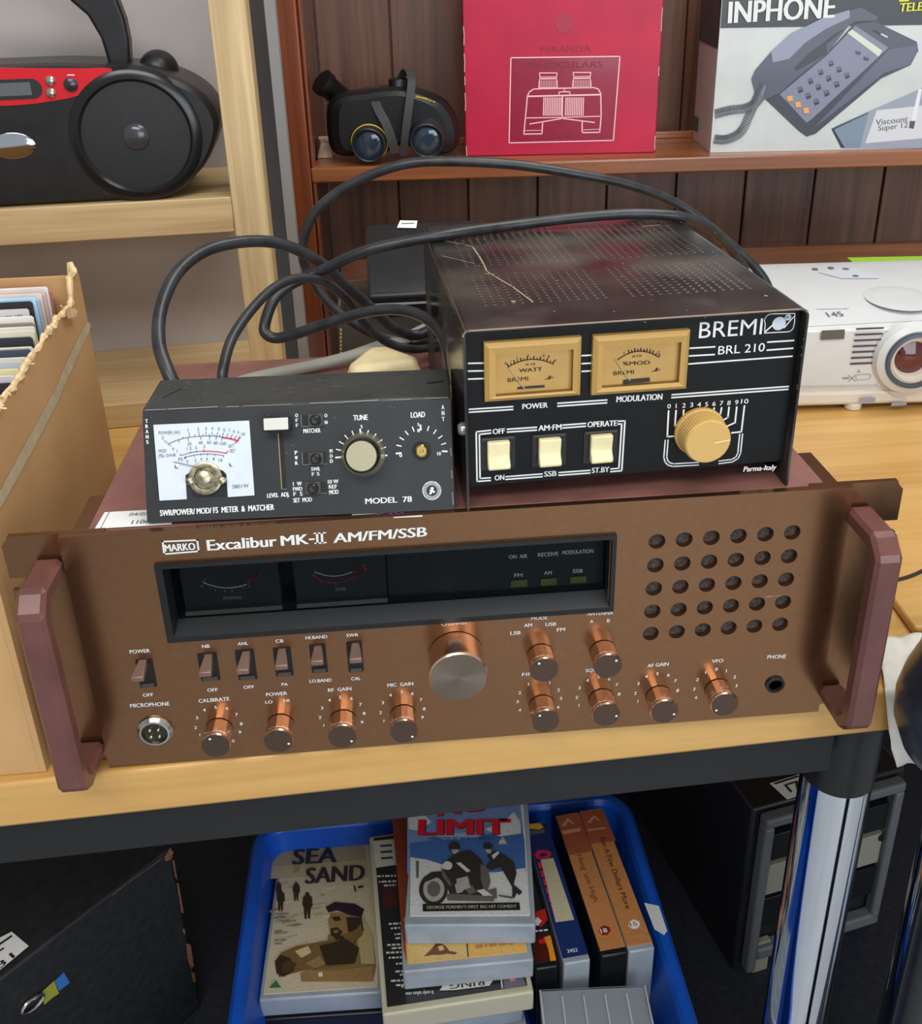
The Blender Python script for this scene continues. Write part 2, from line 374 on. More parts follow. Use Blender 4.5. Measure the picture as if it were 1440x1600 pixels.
# window
m_wframe = mat('window_frame', (22, 23, 24), .4, .1)
m_wdark = mat('window_dark', (15, 17, 18), .45)
W0 = [TP.uv(*p) for p in ((262, 1003), (958, 948), (962, 832), (243, 883))]
wu0 = (W0[0][0]+W0[3][0])/2; wu1 = (W0[1][0]+W0[2][0])/2; wv0 = (W0[0][1]+W0[1][1])/2-.0005; wv1 = (W0[2][1]+W0[3][1])/2
rc = lambda a, c0, c1, d: [(a, c0), (c1, c0), (c1, d), (a, d)]
win = MB(m_wframe)
oo = rc(wu0, wv0, wu1, wv1); ii = rc(wu0+.004, wv0+.0035, wu1-.0025, wv1-.0022)
win.ring(oo, oo, TP, 0, .0022); win.ring(oo, ii, TP, .0022, .0024); jj = rc(wu0+.006, wv0+.0115, wu1-.004, wv1-.0026)
win.use(mat('window_sill', (20, 24, 28), .45)).ring(ii, jj, TP, .0024, -.012); win.use(m_wdark).ring(jj, jj, TP, -.012, -.028); win.poly(jj, TP, -.028)
wo = finish('display_window', win, tx, flat=True)
MP = TP.off(-.010)
m_mface = mat('meter_grey', (34, 36, 37), .5)
c2 = crop(230, 810, 1.92)
mq = lambda a, b_, c, d: [MP.uv(*c2(*p)) for p in (a, b_, c, d)]
def wmeter(q, arcs, lab):
    us = [p[0] for p in q]; vs = [p[1] for p in q]; u0, u1, v0, v1 = min(us), max(us), min(vs), max(vs)
    b = MB(m_mface); b.prism(rc(u0, v0, u1, v1), MP, -.008, 0)
    b.use(mat('meter_lip', (74, 74, 68), .4)).prism(rc(u0, v0, u1, v0+.0028), MP, 0, .0026)
    for pts, m, wd in arcs: b.use(m).pline([c2(*p) for p in pts], wd, MP, .0004)
    b.use(mat('dim_ink', (150, 154, 152), .6))
    for s_, a, e, h in lab: b.ptext(s_, c2(*a), c2(*e), h, MP, .0004)
    finish('meter', b, wo)
m_faint = mat('faint_ink', (196, 200, 200), .6); m_dred = mat('dull_red', (170, 48, 44), .6)
arc = lambda x0, y0, x1, y1, sag, n=10: [(x0+(x1-x0)*i/n, y0+(y1-y0)*i/n+sag*4*(i/n)*(1-i/n)) for i in range(n+1)]
wmeter(mq((113, 135), (390, 125), (392, 265), (118, 285)),
       [(arc(167, 190, 300, 196, 14), m_faint, .0007), (arc(300, 196, 335, 165, 3, 4), m_dred, .0012), (arc(304, 186, 333, 165, 2, 4), m_dred, .0009), ([(167, 190), (176, 178)], m_dred, .0006)],
       [('0', (160, 206), (168, 206), 4), ('2', (202, 217), (208, 217), 3.5), ('4', (229, 219), (236, 219), 3.5), ('5', (251, 218), (258, 218), 3.5), ('7', (284, 212), (290, 212), 3.5), ('9', (302, 206), (308, 206), 3.5), ('SIGNAL', (228, 242), (286, 240), 5)])
wmeter(mq((447, 118), (712, 108), (715, 242), (450, 262)),
       [(arc(497, 170, 625, 172, 20), m_dred, .0009), (arc(505, 160, 612, 160, 12), m_faint, .0006), (arc(625, 172, 655, 150, 3, 4), m_dred, .0012), (arc(620, 160, 650, 140, 3, 4), m_dred, .0010), ([(497, 170), (505, 150)], m_dred, .0006)],
       [('2', (517, 190), (523, 190), 4), ('3', (545, 195), (551, 195), 4), ('4', (560, 196), (567, 196), 4), ('SWR', (565, 217), (597, 215), 5)])
b = MB(mat('display_glass_dark', (14, 19, 16), .2, 0, .5)); q = mq((725, 95), (1028, 85), (1028, 228), (725, 240)); us = [p[0] for p in q]; vs = [p[1] for p in q]
b.prism(rc(min(us), min(vs), max(us), max(vs)), MP, -.008, -.001); b.use(m_mface)
for yy in (208, 225, 236): b.pline([c2(905, yy), c2(928, yy-1)], .0006, MP, -.0008)
finish('channel_display', b, wo)
b = MB(mat('lamp_board', (28, 33, 35), .45)); q = mq((1030, 85), (1400, 60), (1400, 225), (1030, 228)); us = [p[0] for p in q]; vs = [p[1] for p in q]
b.prism(rc(min(us), min(vs), max(us)-.001, max(vs)), MP, -.008, -.001); b.use(mat('dim_white', (240, 242, 238), .6))
for s_, a, e, h in (('ON  AIR', (1085, 123), (1140, 120), 12), ('RECEIVE', (1172, 117), (1233, 113), 12), ('MODULATION', (1245, 110), (1338, 105), 12), ('FM', (1101, 178), (1125, 177), 11), ('AM', (1190, 171), (1213, 170), 11), ('SSB', (1276, 165), (1306, 164), 11)):
    b.ptext(s_, a, e, h, MP, -.0006, .012, cv=c2)
finish('lamp_board', b, wo)
m_lamp = mat('olive_lamp', (104, 108, 34), .35)
for x0, y0, x1, y1 in ((1089, 184, 1140, 207), (1179, 179, 1228, 202), (1267, 173, 1317, 195)):
    p = MP.uv(*c2(x0, y1)); q = MP.uv(*c2(x1, y0)); b = MB(m_lamp); b.prism(rc(p[0], p[1], q[0], q[1]), MP, -.001, .0004); finish('indicator_lamp', b, wo, bevel=.0003)
b = MB(clear('smoked_glass', (165, 170, 172), .0, .03, .8)); b.prism(rc(wu0+.0058, wv0+.0095, wu1-.0038, wv1-.0028), TP, -.0075, -.0068); g = finish('window_glass', b, wo)
# toggle switches
c3 = crop(180, 980, 2.88)
for base, tip, s0, s1 in (((125, 150), (98, 238), (114, 140), (166, 272)), ((420, 125), (403, 216), (388, 112), (455, 243)), ((590, 112), (572, 205), (556, 97), (622, 238)), ((750, 100), (748, 184), (724, 87), (788, 222)), ((912, 88), (908, 164), (885, 73), (945, 206)), ((1080, 75), (1082, 154), (1050, 60), (1108, 203))):
    a = TP.uv(*c3(s0[0], s1[1])); e = TP.uv(*c3(s1[0], s0[1]))
    b = MB(m_slot); b.prism(rrect(a[0], a[1], e[0], e[1], .0008, 3), TP, 0, .0003)
    b.use(mat('slot_plate', (84, 76, 70), .4, .5)).prism(rc(a[0]+.0012, a[1]+.0008, e[0]-.0012, a[1]+.0032), TP, .0003, .0012)
    sw = finish('toggle_switch', b, tx, flat=True)
    p = TP.uv(*c3(*base)); d = .011; q = TP.off(d).uv(*c3(*tip))
    b = MB(m_toggle)
    b.hexa([(p[0]-.0022, .0006, p[1]-.0045), (p[0]+.0022, .0006, p[1]-.0045), (p[0]+.0022, .0006, p[1]+.0012), (p[0]-.0022, .0006, p[1]+.0012)],
           [(q[0]-.0036, -d, q[1]-.0016), (q[0]+.0036, -d, q[1]-.0016), (q[0]+.0036, -d, q[1]+.0016), (q[0]-.0036, -d, q[1]+.0016)])
    finish('lever', b, sw, bevel=.0006)
# knobs
def radio_knob(fx, fy, r, d, cap, dot, lobes, label=None):
    c = TP.off(d).px(fx, fy); base = Vector((c.x, 0, c.z)); b = MB(m_copper)
    b.lathe([(r*.95, .0006), (r*.98, d-.0032), (r*.92, d-.0028)], base, (0, -1, 0), lobes)
    b.lathe([(r*.90, d-.0030), (r*.99, d-.0026), (r*1.0, d-.0010), (r*.95, d)], base, (0, -1, 0), 44)
    k = finish('knob', b, tx, angle=16)
    if label: k['label'] = label
    b = MB(cap); b.lathe([(r*.95, -.0002), (r*.95, .0003), (0, .0003)], c, (0, -1, 0), 40)
    b.use(WHITE_INK)
    if dot is not None: b.disc((c.x+math.cos(math.radians(dot))*r*.72, c.z+math.sin(math.radians(dot))*r*.72), .00075, TP.off(d), .0005, 10)
    finish('knob_cap', b, k)
radio_knob(716.5, 1059, .0165, .0205, m_capm2, None, 26, 'large channel knob with a brushed silver face')
for fx, fy, dot in ((337, 1165, 115), (435, 1158, -20), (535, 1151, -35), (631, 1143, -40), (850, 1047, 120), (949.5, 1041, 40), (852, 1127, 125), (947, 1117, -10), (1038, 1112, -20), (1132, 1101, 215)):
    radio_knob(fx, fy, .0083, .0135, m_capm, dot, 14)
# microphone socket
mc = TP.uv(243, 1141)
b = MB(STEEL); b.lathe([(.0099, 0), (.0101, .0012), (.0085, .0030), (.0074, .0032), (.0070, .0008), (.0066, .0006)], (mc[0], 0, mc[1]), (0, -1, 0), 40)
b.use(mat('socket_core', (52, 50, 44), .35, .5)).lathe([(.0068, .0001), (.0068, .0012), (0, .0014)], (mc[0], 0, mc[1]), (0, -1, 0), 32)
ms = finish('microphone_socket', b, tx)
for k in range(4):
    a = math.radians(45+90*k); b = MB(mat('pin_gold', (225, 215, 170), .2, 1)); p = (mc[0]+.0034*math.cos(a), -.0012, mc[1]+.0034*math.sin(a))
    b.lathe([(.0011, 0), (.0011, .0014), (.0006, .0022), (0, .0024)], p, (0, -1, 0), 12); finish('pin', b, ms)
# panel printing
L = MB(WHITE_INK)
bx = [TP.uv(*p) for p in ((254, 846), (308, 843.5), (310.5, 861), (256.5, 865.5))]
L.line(bx, .0009, TP, closed=True); L.ptext('MARKO', (258.5, 861.6), (305.5, 858.6), 11.5, TP, bold=.03)
L.ptext('Excalibur', (325, 860), (432, 853), 17.5, TP, bold=.035, slant=.03); L.ptext('MK', (440, 852.5), (482, 849.5), 16.5, TP, bold=.04, slant=.03); L.pline([(484, 842.5), (490, 842)], .0010, TP)
for x in (496, 503.5): L.pline([(x-1, 833), (x, 848)], .0012, TP)
L.pline([(491, 833.2), (508, 832)], .0008, TP); L.pline([(492.5, 848.6), (509, 847.4)], .0008, TP)
L.ptext('AM/FM/SSB', (521.5, 848), (666, 837.5), 15.5, TP, bold=.035, slant=.08)
for s_, x0, y0, x1, y1, h in (('POWER', 67, 118, 157, 112, 17), ('OFF', 126, 312, 172, 309, 15), ('MICROPHONE', 69, 361, 245, 351, 18), ('NB', 392, 93, 426, 91, 16), ('OFF', 416, 290, 462, 287, 16), ('CALIBRATE', 377, 339, 514, 328, 17), ('ANL', 552, 81, 599, 78, 15), ('OFF', 578, 276, 625, 274, 15), ('CB', 722, 69, 757, 67, 15), ('PA', 749, 263, 777, 262, 14), ('POWER', 680, 310, 774, 303, 16), ('LO', 676, 343, 708, 341, 14), ('HI', 758, 336, 783, 335, 14), ('HI.BAND', 857, 54, 954, 48, 15), ('LO.BAND', 875, 249, 973, 243, 15), ('SWR', 1040, 43, 1094, 40, 15), ('CAL', 1062, 238, 1104, 236, 15), ('RF  GAIN', 958, 290, 1062, 282, 16), ('MIC  GAIN', 1225, 268, 1340, 260, 16)):
    L.ptext(s_, (x0, y0), (x1, y1), h, TP, bold=.012, cv=c3)
for lst in (((1, 381, 490), (2, 362, 457), (3, 368, 413), (4, 401, 378), (5, 452, 366), (6, 503, 370), (7, 546, 398), (8, 567, 440), (9, 561, 478), (0, 531, 517)), ((1, 938, 447), (2, 921, 411), (3, 930, 369), (4, 963, 334), (5, 1012, 321), (6, 1062, 326), (7, 1103, 353), (8, 1119, 393), (9, 1110, 433)), ((1, 1208, 427), (2, 1193, 389), (3, 1203, 345), (4, 1237, 311), (5, 1288, 296), (6, 1336, 304), (7, 1375, 332), (8, 1389, 373), (9, 1381, 411))):
    for n_, x, y in lst: L.ptext(str(n_), (x-(3 if n_ == 1 else 6), y), (x+(3 if n_ == 1 else 6), y), 14, TP, bold=.012, cv=c3)
c4 = crop(780, 960, 6.545)
for s_, x0, y0, x1, y1, h in (('MODE', 325, 54, 490, 47, 34), ('AM', 252, 127, 332, 123, 36), ('USB', 470, 117, 578, 112, 36), ('LSB', 112, 207, 216, 200, 36), ('FM', 588, 172, 668, 167, 36), ('ANTENNA', 895, 10, 1160, -3, 36), ('A', 928, 86, 957, 84, 34), ('B', 1097, 78, 1127, 77, 34), ('FINE', 232, 628, 400, 617, 34), ('SQUELCH', 880, 588, 1130, 575, 34)):
    L.ptext(s_, (x0, y0), (x1, y1), h, TP, bold=.012, cv=c4)
for n_, x, y in ((1, 295, 727), (2, 205, 814), (3, 183, 904), (4, 205, 990), (1, 512, 712), (2, 602, 785), (3, 625, 872), (4, 595, 962), (1, 810, 942), (2, 788, 862), (3, 815, 764), (4, 898, 687), (5, 1010, 652), (6, 1118, 674), (7, 1196, 732), (8, 1220, 827)):
    k = 7 if n_ == 1 else 13; L.ptext(str(n_), (x-k, y), (x+k, y), 32, TP, bold=.012, cv=c4)
c5 = crop(640, 940, 2.3226)
for s_, x0, y0, x1, y1, h in (('AF GAIN', 862, 238, 938, 231, 13), ('VFO', 1095, 222, 1136, 219, 13), ('PHONE', 1296, 207, 1363, 204, 14), ('CHANNEL', 115, 88, 210, 80, 11)):
    L.ptext(s_, (x0, y0), (x1, y1), h, TP, bold=.012, cv=c5)
for n_, x, y in ((1, 826, 366), (2, 817, 337), (3, 828, 302), (4, 857, 276), (5, 897, 266), (6, 937, 271), (7, 962, 292), (8, 970, 327), (4, 1036, 353), (3, 1030, 322), (2, 1042, 288), (1, 1072, 261), (0, 1111, 250), (1, 1147, 256), (2, 1177, 278), (3, 1183, 310)):
    k = 2.4 if n_ == 1 else 4.6; L.ptext(str(n_), (x-k, y), (x+k, y), 11.5, TP, bold=.012, cv=c5)
stamp(fpan, L)
# paper lot label on the cover
TT = Plane((0, 0, .1556), (1, 0, 0), (0, 1, 0))
b = MB(PAPER); b.ppoly([(148, 827), (163.5, 801), (272, 795), (268, 820)], TT, .0003); b.use(GREY_INK); b.ptext('04/05/', (201, 807.5), (236, 806), 5, TT, .0005); b.ptext('1106', (205, 820), (232, 818.5), 6, TT, .0005, .02)
b.pline([(157, 827), (171, 801)], .0004, TT, .0005); lab = finish('paper_label', b, tx, recalc=False, flat=True); lab['label'] = 'white paper lot label with typed numbers'
# ================================================================== POWER AMPLIFIER
AW, AH, AD, AQ = .1786, .1030, .2163, .043
am = thing('power_amplifier', 'black bench amplifier with two tan framed meters and a tan dial knob', 'amplifier', (.0898, .0051, H-.0015), AQ); MA = LM(am)
ROOT[am.name] = MA
AP = Plane(MA @ Vector((0, .0062, 0)), MA.to_3x3() @ Vector((1, 0, 0)), (0, 0, 1))
def amp_cover_mat():
    m = mat('amp_enamel', (38, 35, 34), .22, 0, .5, vary=.45, scale=26, coat=.0); nt = m.node_tree; L = nt.links; b = nt.nodes['Principled BSDF']
    tc = nt.nodes.new('ShaderNodeTexCoord'); sp = nt.nodes.new('ShaderNodeSeparateXYZ'); L.new(tc.outputs['Object'], sp.inputs[0])
    def mth(op, a, c=None, d=None):
        n = nt.nodes.new('ShaderNodeMath'); n.operation = op
        for i, v in enumerate((a, c, d)):
            if v is None: continue
            if isinstance(v, (int, float)): n.inputs[i].default_value = v
            else: L.new(v, n.inputs[i])
        return n.outputs[0]
    X, Y, Z = sp.outputs
    def cell(v, p): return mth('SUBTRACT', mth('FRACT', mth('DIVIDE', v, p)), .5)
    gx = mth('MULTIPLY', cell(X, .0050), 1.3); gy = mth('MULTIPLY', cell(Y, .0050), 1.0)
    d = mth('SQRT', mth('ADD', mth('POWER', gx, 2), mth('POWER', gy, 2)))
    hole = mth('LESS_THAN', d, .27)
    def band(v, lo, hi): return mth('MULTIPLY', mth('GREATER_THAN', v, lo), mth('LESS_THAN', v, hi))
    blk = mth('MULTIPLY', mth('ADD', band(Y, .036, .092), band(Y, .110, .196)), mth('ADD', band(X, -.074, -.004), band(X, .004, .074)))
    top = mth('GREATER_THAN', Z, AH-.002)
    mask = mth('MULTIPLY', mth('MULTIPLY', hole, blk), top)
    dome = mth('MULTIPLY', mth('MULTIPLY', mth('MAXIMUM', mth('SUBTRACT', .42, d), 0), blk), top)
    mx = nt.nodes.new('ShaderNodeMixRGB'); L.new(mask, mx.inputs[0]); src = b.inputs['Base Color'].links[0].from_socket; L.new(src, mx.inputs[1]); mx.inputs[2].default_value = (*lin((86, 79, 70)), 1)
    # dust that has settled on the metal
    nz = nt.nodes.new('ShaderNodeTexNoise'); nz.inputs['Scale'].default_value = 14; nz.inputs['Detail'].default_value = 8; L.new(tc.outputs['Object'], nz.inputs[0])
    dust = mth('MULTIPLY', mth('MAXIMUM', mth('SUBTRACT', nz.outputs[0], .47), 0), 1.5)
    m2 = nt.nodes.new('ShaderNodeMixRGB'); L.new(dust, m2.inputs[0]); L.new(mx.outputs[0], m2.inputs[1]); m2.inputs[2].default_value = (*lin((120, 112, 100)), 1)
    L.new(m2.outputs[0], b.inputs['Base Color'])
    L.new(mth('ADD', mth('MULTIPLY', dust, .9), .14), b.inputs['Roughness'])
    bn = nt.nodes.new('ShaderNodeBump'); bn.inputs['Strength'].default_value = .9; bn.inputs['Distance'].default_value = .0022; L.new(dome, bn.inputs['Height']); L.new(bn.outputs[0], b.inputs['Normal'])
    return m
m_cov = amp_cover_mat()
m_black = mat('amp_black', (13, 14, 15), .45, 0, .3, vary=.12, scale=60)
h = AW/2; tk = .0013
def arcs(cx, cy, r, a0, a1, n=5): return [(cx+r*math.cos(math.radians(a0+(a1-a0)*i/n)), cy+r*math.sin(math.radians(a0+(a1-a0)*i/n))) for i in range(n+1)]
U = [(-h, 0)]+arcs(-h+.003, AH-.003, .003, 180, 90)+arcs(h-.005, AH-.005, .005, 90, 0)+[(h, 0), (h-tk, 0)]+arcs(h-.005, AH-.005, .005-tk, 0, 90)+arcs(-h+.003, AH-.003, .003-tk, 90, 180)+[(-h+tk, 0)]
A0 = Plane(MA @ Vector((0, 0, 0)), AP.u, (0, 0, 1))
b = MB(m_cov); b.prism(U, A0, -AD, 0); cov = finish('cover', b, am, angle=30)
b = MB(mat('worn_edge', (176, 150, 130), .4, .6)); top = arcs(-h+.003, AH-.003, .003-.0002, 180, 90)+arcs(h-.005, AH-.005, .005-.0002, 90, 40)
b.line(top, .0008, A0, .0003); stamp(cov, b)
b = MB(m_black); b.prism(rrect(-h+.0016, .0125, h-.0016, AH-.0016, .004, 4), AP, -.003, 0); apan = finish('front_panel', b, am)
b = MB(m_black, MA); b.box(-h+.0018, h-.0018, .0095, AD-.003, .0110, .0124); b.box(-h+.0018, h-.0018, AD-.004, AD-.002, .0124, AH-.002); finish('base_plate', b, am)
for x in (-.07, .066):
    for y in (.035, .19): b = MB(BLACK_PL, MA); b.cyl((x, y, .0012), (x, y, .0109), .009, n=16); finish('foot', b, am)
ca = crop(660, 320, 2.3226)
# meters
m_tan = mat('tan_bezel', (188, 150, 84), .38); m_face = mat('amber_face', (255, 198, 116), .5, vary=.05, scale=50)
cm = crop(740, 500, 3.892)
def amp_meter(outer, inner, paint):
    FP = AP.off(.0045); BP = AP.off(.0008)
    q = [FP.uv(*cm(*p)) for p in outer]; i_ = [FP.uv(*cm(*p)) for p in inner]
    def rect(q): return rc((q[0][0]+q[3][0])/2, (q[2][1]+q[3][1])/2, (q[1][0]+q[2][0])/2, (q[0][1]+q[1][1])/2)
    o = rect(q); n = rect(i_); mid = [(u+(.0022 if u < o[2][0]-.01 else -.0022), v+(.0022 if v < o[2][1]-.01 else -.0022)) for u, v in o]
    b = MB(m_tan); b.ring(o, o, AP, 0, .0032); b.ring(o, mid, AP, .0032, .0052); b.ring(mid, n, AP, .0052, .0042); b.ring(n, n, AP, .0042, .0004)
    me = finish('panel_meter', b, am, flat=True)
    b = MB(m_face); b.poly(n, BP, 0); paint(b, BP); finish('dial_face', b, me, recalc=False, flat=True)
    b = MB(clear('meter_glass', (250, 245, 230), .0, .03, .9)); b.prism(n, AP, .0034, .0038); finish('meter_window', b, me)
    return me
m_ink = mat('dial_ink', (70, 52, 40), .6); m_needle = mat('needle', (236, 216, 170), .5)
def dial_logo(b, x, y, BP):
    b.use(m_ink).ppoly([cm(x-16, y+8), cm(x-4, y+3), cm(x+4, y-16), cm(x+20, y-10), cm(x+10, y-8), cm(x+8, y+6)], BP, .0004); b.pline([cm(x-22, y+8), cm(x+28, y-4)], .0003, BP, .0004)
def paint1(b, BP):
    b.use(m_ink); a = arc(210, 283, 480, 266, -36, 14); b.pline([cm(*p) for p in a], .0005, BP, .0004)
    for i, p in enumerate(a):
        k = i/14-.5; b.pline([cm(p[0], p[1]), cm(p[0]+k*14, p[1]-(17 if i % 2 == 0 else 10))], .0006 if i % 2 == 0 else .0004, BP, .0004)
    for s_, x, y in (('0', 193, 270), ('1', 225, 255), ('2', 262, 240), ('5', 330, 222), ('6', 425, 222), ('8', 455, 228), ('10', 495, 252)): b.ptext(s_, (x-6, y), (x+6, y), 15, BP, .0004, cv=cm)
    b.ptext('X10', (312, 277), (372, 273), 15, BP, .0004, cv=cm); b.ptext('WATT', (275, 318), (415, 308), 24, BP, .0004, .02, cv=cm); b.ptext('BREMI', (205, 377), (330, 367), 26, BP, .0004, cv=cm)
    dial_logo(b, 455, 352, BP); b.use(mat('pivot', (70, 66, 62), .4)).ppoly([cm(262, 420), cm(430, 408), cm(430, 394), cm(270, 405)], BP, .0005)
    b.use(m_needle).pline([cm(214, 290), cm(304, 408)], .0006, BP, .0015)
def paint2(b, BP):
    b.use(m_ink); a = arc(872, 242, 1122, 224, -44, 14); b.pline([cm(*p) for p in a], .0005, BP, .0004)
    for i, p in enumerate(a[4:]):
        k = (i+4)/14-.5; b.pline([cm(p[0], p[1]), cm(p[0]+k*14, p[1]-(17 if i % 2 == 0 else 11))], .0006, BP, .0004)
    for s_, x, y in (('5', 912, 205), ('6', 1035, 190), ('7', 1070, 190), ('10', 1122, 200)): b.ptext(s_, (x-6, y), (x+6, y), 15, BP, .0004, cv=cm)
    b.ptext('X10', (960, 228), (1018, 222), 15, BP, .0004, cv=cm); b.ptext('%MOD', (905, 276), (1070, 267), 23, BP, .0004, .02, cv=cm); b.ptext('BREMI', (848, 335), (972, 326), 25, BP, .0004, cv=cm)
    dial_logo(b, 1105, 304, BP); b.use(mat('pivot', (70, 66, 62), .4)).ppoly([cm(905, 388), cm(1070, 372), cm(1068, 348), cm(908, 362)], BP, .0005)
    b.use(m_needle).pline([cm(860, 236), cm(944, 358)], .0006, BP, .0015)
amp_meter([(65, 147), (662, 108), (645, 465), (70, 502)], [(133, 210), (608, 183), (600, 440), (133, 460)], paint1)['label'] = 'left meter of the pair reading watts'
amp_meter([(733, 102), (1322, 67), (1293, 427), (718, 460)], [(790, 165), (1267, 140), (1245, 385), (780, 412)], paint2)['label'] = 'right meter of the pair reading modulation'
CTP = Plane(MA @ Vector((0, 0, AH)), AP.u, MA.to_3x3() @ Vector((0, 1, 0)))
b = MB(mat('bare_scratch', (186, 170, 140), .5, .4))
for pts, wd_ in ((((722, 382), (738, 386), (748, 400), (756, 414), (760, 424), (772, 432), (800, 448), (832, 472)), .0009), (((758, 428), (772, 429)), .0008), (((690, 376), (732, 384)), .0006), (((1004, 354), (1030, 352)), .0012), (((690, 400), (740, 412)), .0005)):
    b.pline(pts, wd_, CTP, .0002)
for k in range(46):
    x = rnd.uniform(690, 1180); y = rnd.uniform(352, 505); b.pdisc((x, y), rnd.uniform(.5, 1.5), CTP, .0002, 7)
b.pdisc((802, 472), 4, CTP, .0003, 8); b.pdisc((1196, 463), 3.2, CTP, .0003, 8); stamp(cov, b)
# rocker switches
m_cream = mat('cream_plastic', (232, 222, 172), .4, vary=.04, scale=80)
for c in ((276, 908), (462, 897), (649, 884)):
    u, v = AP.off(.003).uv(*ca(*c)); hw = .0059*1.0; hh = .0078
    b = MB(mat('switch_housing', (30, 31, 33), .35)); b.prism(rrect(u-.0092, v-.0095, u+.0092, v+.0096, .0008, 3), AP, 0, .0008); b.use(mat('housing_lip', (70, 70, 70), .4)).prism(rc(u-.0085, v+.0084, u+.0085, v+.0093), AP, .0008, .0016)
    sw = finish('rocker_switch', b, am)
    prof = [(0, hh), (.0040, hh), (.0036, hh*.5), (.0029, 0), (.0032, -hh*.25), (.0055, -hh*.62), (.0058, -hh*.85), (.0048, -hh), (0, -hh)]
    b = MB(m_cream); N = len(prof); b.add([AP.w(u+s*hw, v+y, .0006+n) for s in (-1, 1) for n, y in prof], [tuple(range(N-1, -1, -1)), tuple(range(N, 2*N))]+[(i, (i+1) % N, N+(i+1) % N, N+i) for i in range(N)], True)
    finish('rocker', b, sw, bevel=.0007)
# dial knob
u, v = AP.off(.0150).uv(*ca(1037, 862)); R_ = .0130
b = MB(mat('tan_knob', (206, 168, 98), .42)); bo = AP.w(u, v, 0)
b.lathe([(R_*1.06, .0006), (R_*1.06, .0030), (R_*1.0, .0034), (R_*.97, .0125), (R_*.95, .0142), (R_*.90, .0150), (0, .0150)], bo, AP.n, 120, .013, 60)
k = finish('dial_knob', b, am, angle=25)
b = MB(mat('knob_mark', (238, 214, 160), .5)); b.pline([ca(1062, 863), ca(1112, 853)], .0009, AP.off(.0150), .0003); finish('pointer_line', b, k, recalc=False)
for sx, py, z in ((-h-.0006, .010, .045), (h+.0006, .022, .092)):
    b = MB(STEEL); s = -1 if sx < 0 else 1; b.lathe([(.0038, 0), (.0038, .0012), (.0026, .0026), (0, .0030)], MA @ Vector((sx-s*.0006, py, z)), AP.u*s, 16); finish('side_screw', b, am)
# printing
L = MB(WHITE_INK)
L.ptext('BREMI', (1001, 484), (1229, 469), 61, AP, cv=ca)
cb = crop(1080, 320, 6.545)
lg = [cb(745, 1310), cb(752, 1215)]+[cb(820+75*math.cos(math.radians(a)), 1190-75*math.sin(math.radians(a))) for a in range(180, 89, -15)]+[cb(1055, 1110), cb(1050, 1215)]+[cb(975+70*math.cos(math.radians(a)), 1228-70*math.sin(math.radians(a))) for a in range(0, -91, -15)]
L.pline(lg, .0005, AP, closed=True); L.use(mat('pale_ink', (196, 206, 214), .5)).pdisc(cb(893, 1213), 10.5, AP, .0002); L.pdisc(cb(985, 1150), 5, AP, .0002)
L.ppoly([cb(940, 1160), cb(962, 1180), cb(1000, 1150), cb(985, 1128)], AP, .0002); L.use(WHITE_INK).pline([cb(752, 1295), cb(835, 1222)], .0008, AP, .0003); L.pline([cb(945, 1255), cb(1045, 1140)], .0006, AP, .0003)
for a, e in (((970, 520), (1059, 515)), ((968, 548), (1057, 543)), ((1252, 498), (1345, 492)), ((1250, 527), (1342, 520)), ((966, 577), (1339, 549)), ((167, 575), (222, 574)), ((167, 603), (222, 602)), ((167, 632), (222, 630)), ((579, 547), (616, 545)), ((579, 576), (615, 574)), ((579, 604), (614, 602))):
    L.pline([ca(*a), ca(*e)], .00085, AP)
L.ptext('BRL 210', (1071, 543), (1239, 531), 32, AP, bold=.006, cv=ca)
def dbl(pts, g=.00165, wd=.00085, closed=False):
    q = [Vector((*AP.uv(*ca(*p)), 0)) for p in pts]
    for s in (-g/2, g/2):
        out = []
        for i, p in enumerate(q):
            d = (q[min(i+1, len(q)-1)]-q[max(i-1, 0)]).normalized()
            if 0 < i < len(q)-1:
                d1 = (q[i]-q[i-1]).normalized(); d2 = (q[i+1]-q[i]).normalized(); n = Vector((-(d1+d2).y, (d1+d2).x, 0)).normalized(); k = 1/max(.5, n.dot(Vector((-d1.y, d1.x, 0))))
            else: n = Vector((-d.y, d.x, 0)); k = 1
            out.append((p+n*s*k)[:2])
        L.line(out, wd, AP)
for a, e in (((170, 747), (326, 737)), ((491, 725), (667, 713)), ((905, 694), (1325, 664)), ((308, 819), (412, 812)), ((510, 804), (590, 798)), ((303, 991), (433, 981)), ((495, 976), (606, 968))): dbl([a, e])
dbl([(246, 823), (200, 828), (203, 998), (245, 995)]); dbl([(710, 790), (728, 789), (717, 960), (683, 963)])
for s_, a, e, hh in (('POWER', (362, 741), (453, 735), 20), ('MODULATION', (703, 716), (868, 706), 23), ('OFF', (255, 832), (298, 829), 20), ('AM·FM', (420, 820), (503, 815), 21), ('OPERATE', (598, 807), (704, 801), 21), ('ON', (262, 1000), (296, 997), 20), ('SSB', (441, 986), (485, 983), 20), ('ST.BY', (614, 973), (676, 968), 20), ('Parma-Italy', (1163, 968), (1280, 960), 19)):
    L.ptext(s_, a, e, hh, AP, bold=.03, slant=.12 if s_[0:2] == 'Pa' else 0, cv=ca)
for i, (s_, x, y) in enumerate(zip('0 1 2 3 4 5 6 7 8 9 10'.split(), (893, 919, 947, 975, 1002, 1029, 1056, 1083, 1110, 1138, 1167), (739, 738, 736, 734, 733, 732, 730, 728, 727, 725, 721))):
    k = 5 if s_ == '1' else 13 if s_ == '10' else 8; L.ptext(s_, (x-k, y), (x+k, y-1), 17, AP, bold=.012, cv=ca)
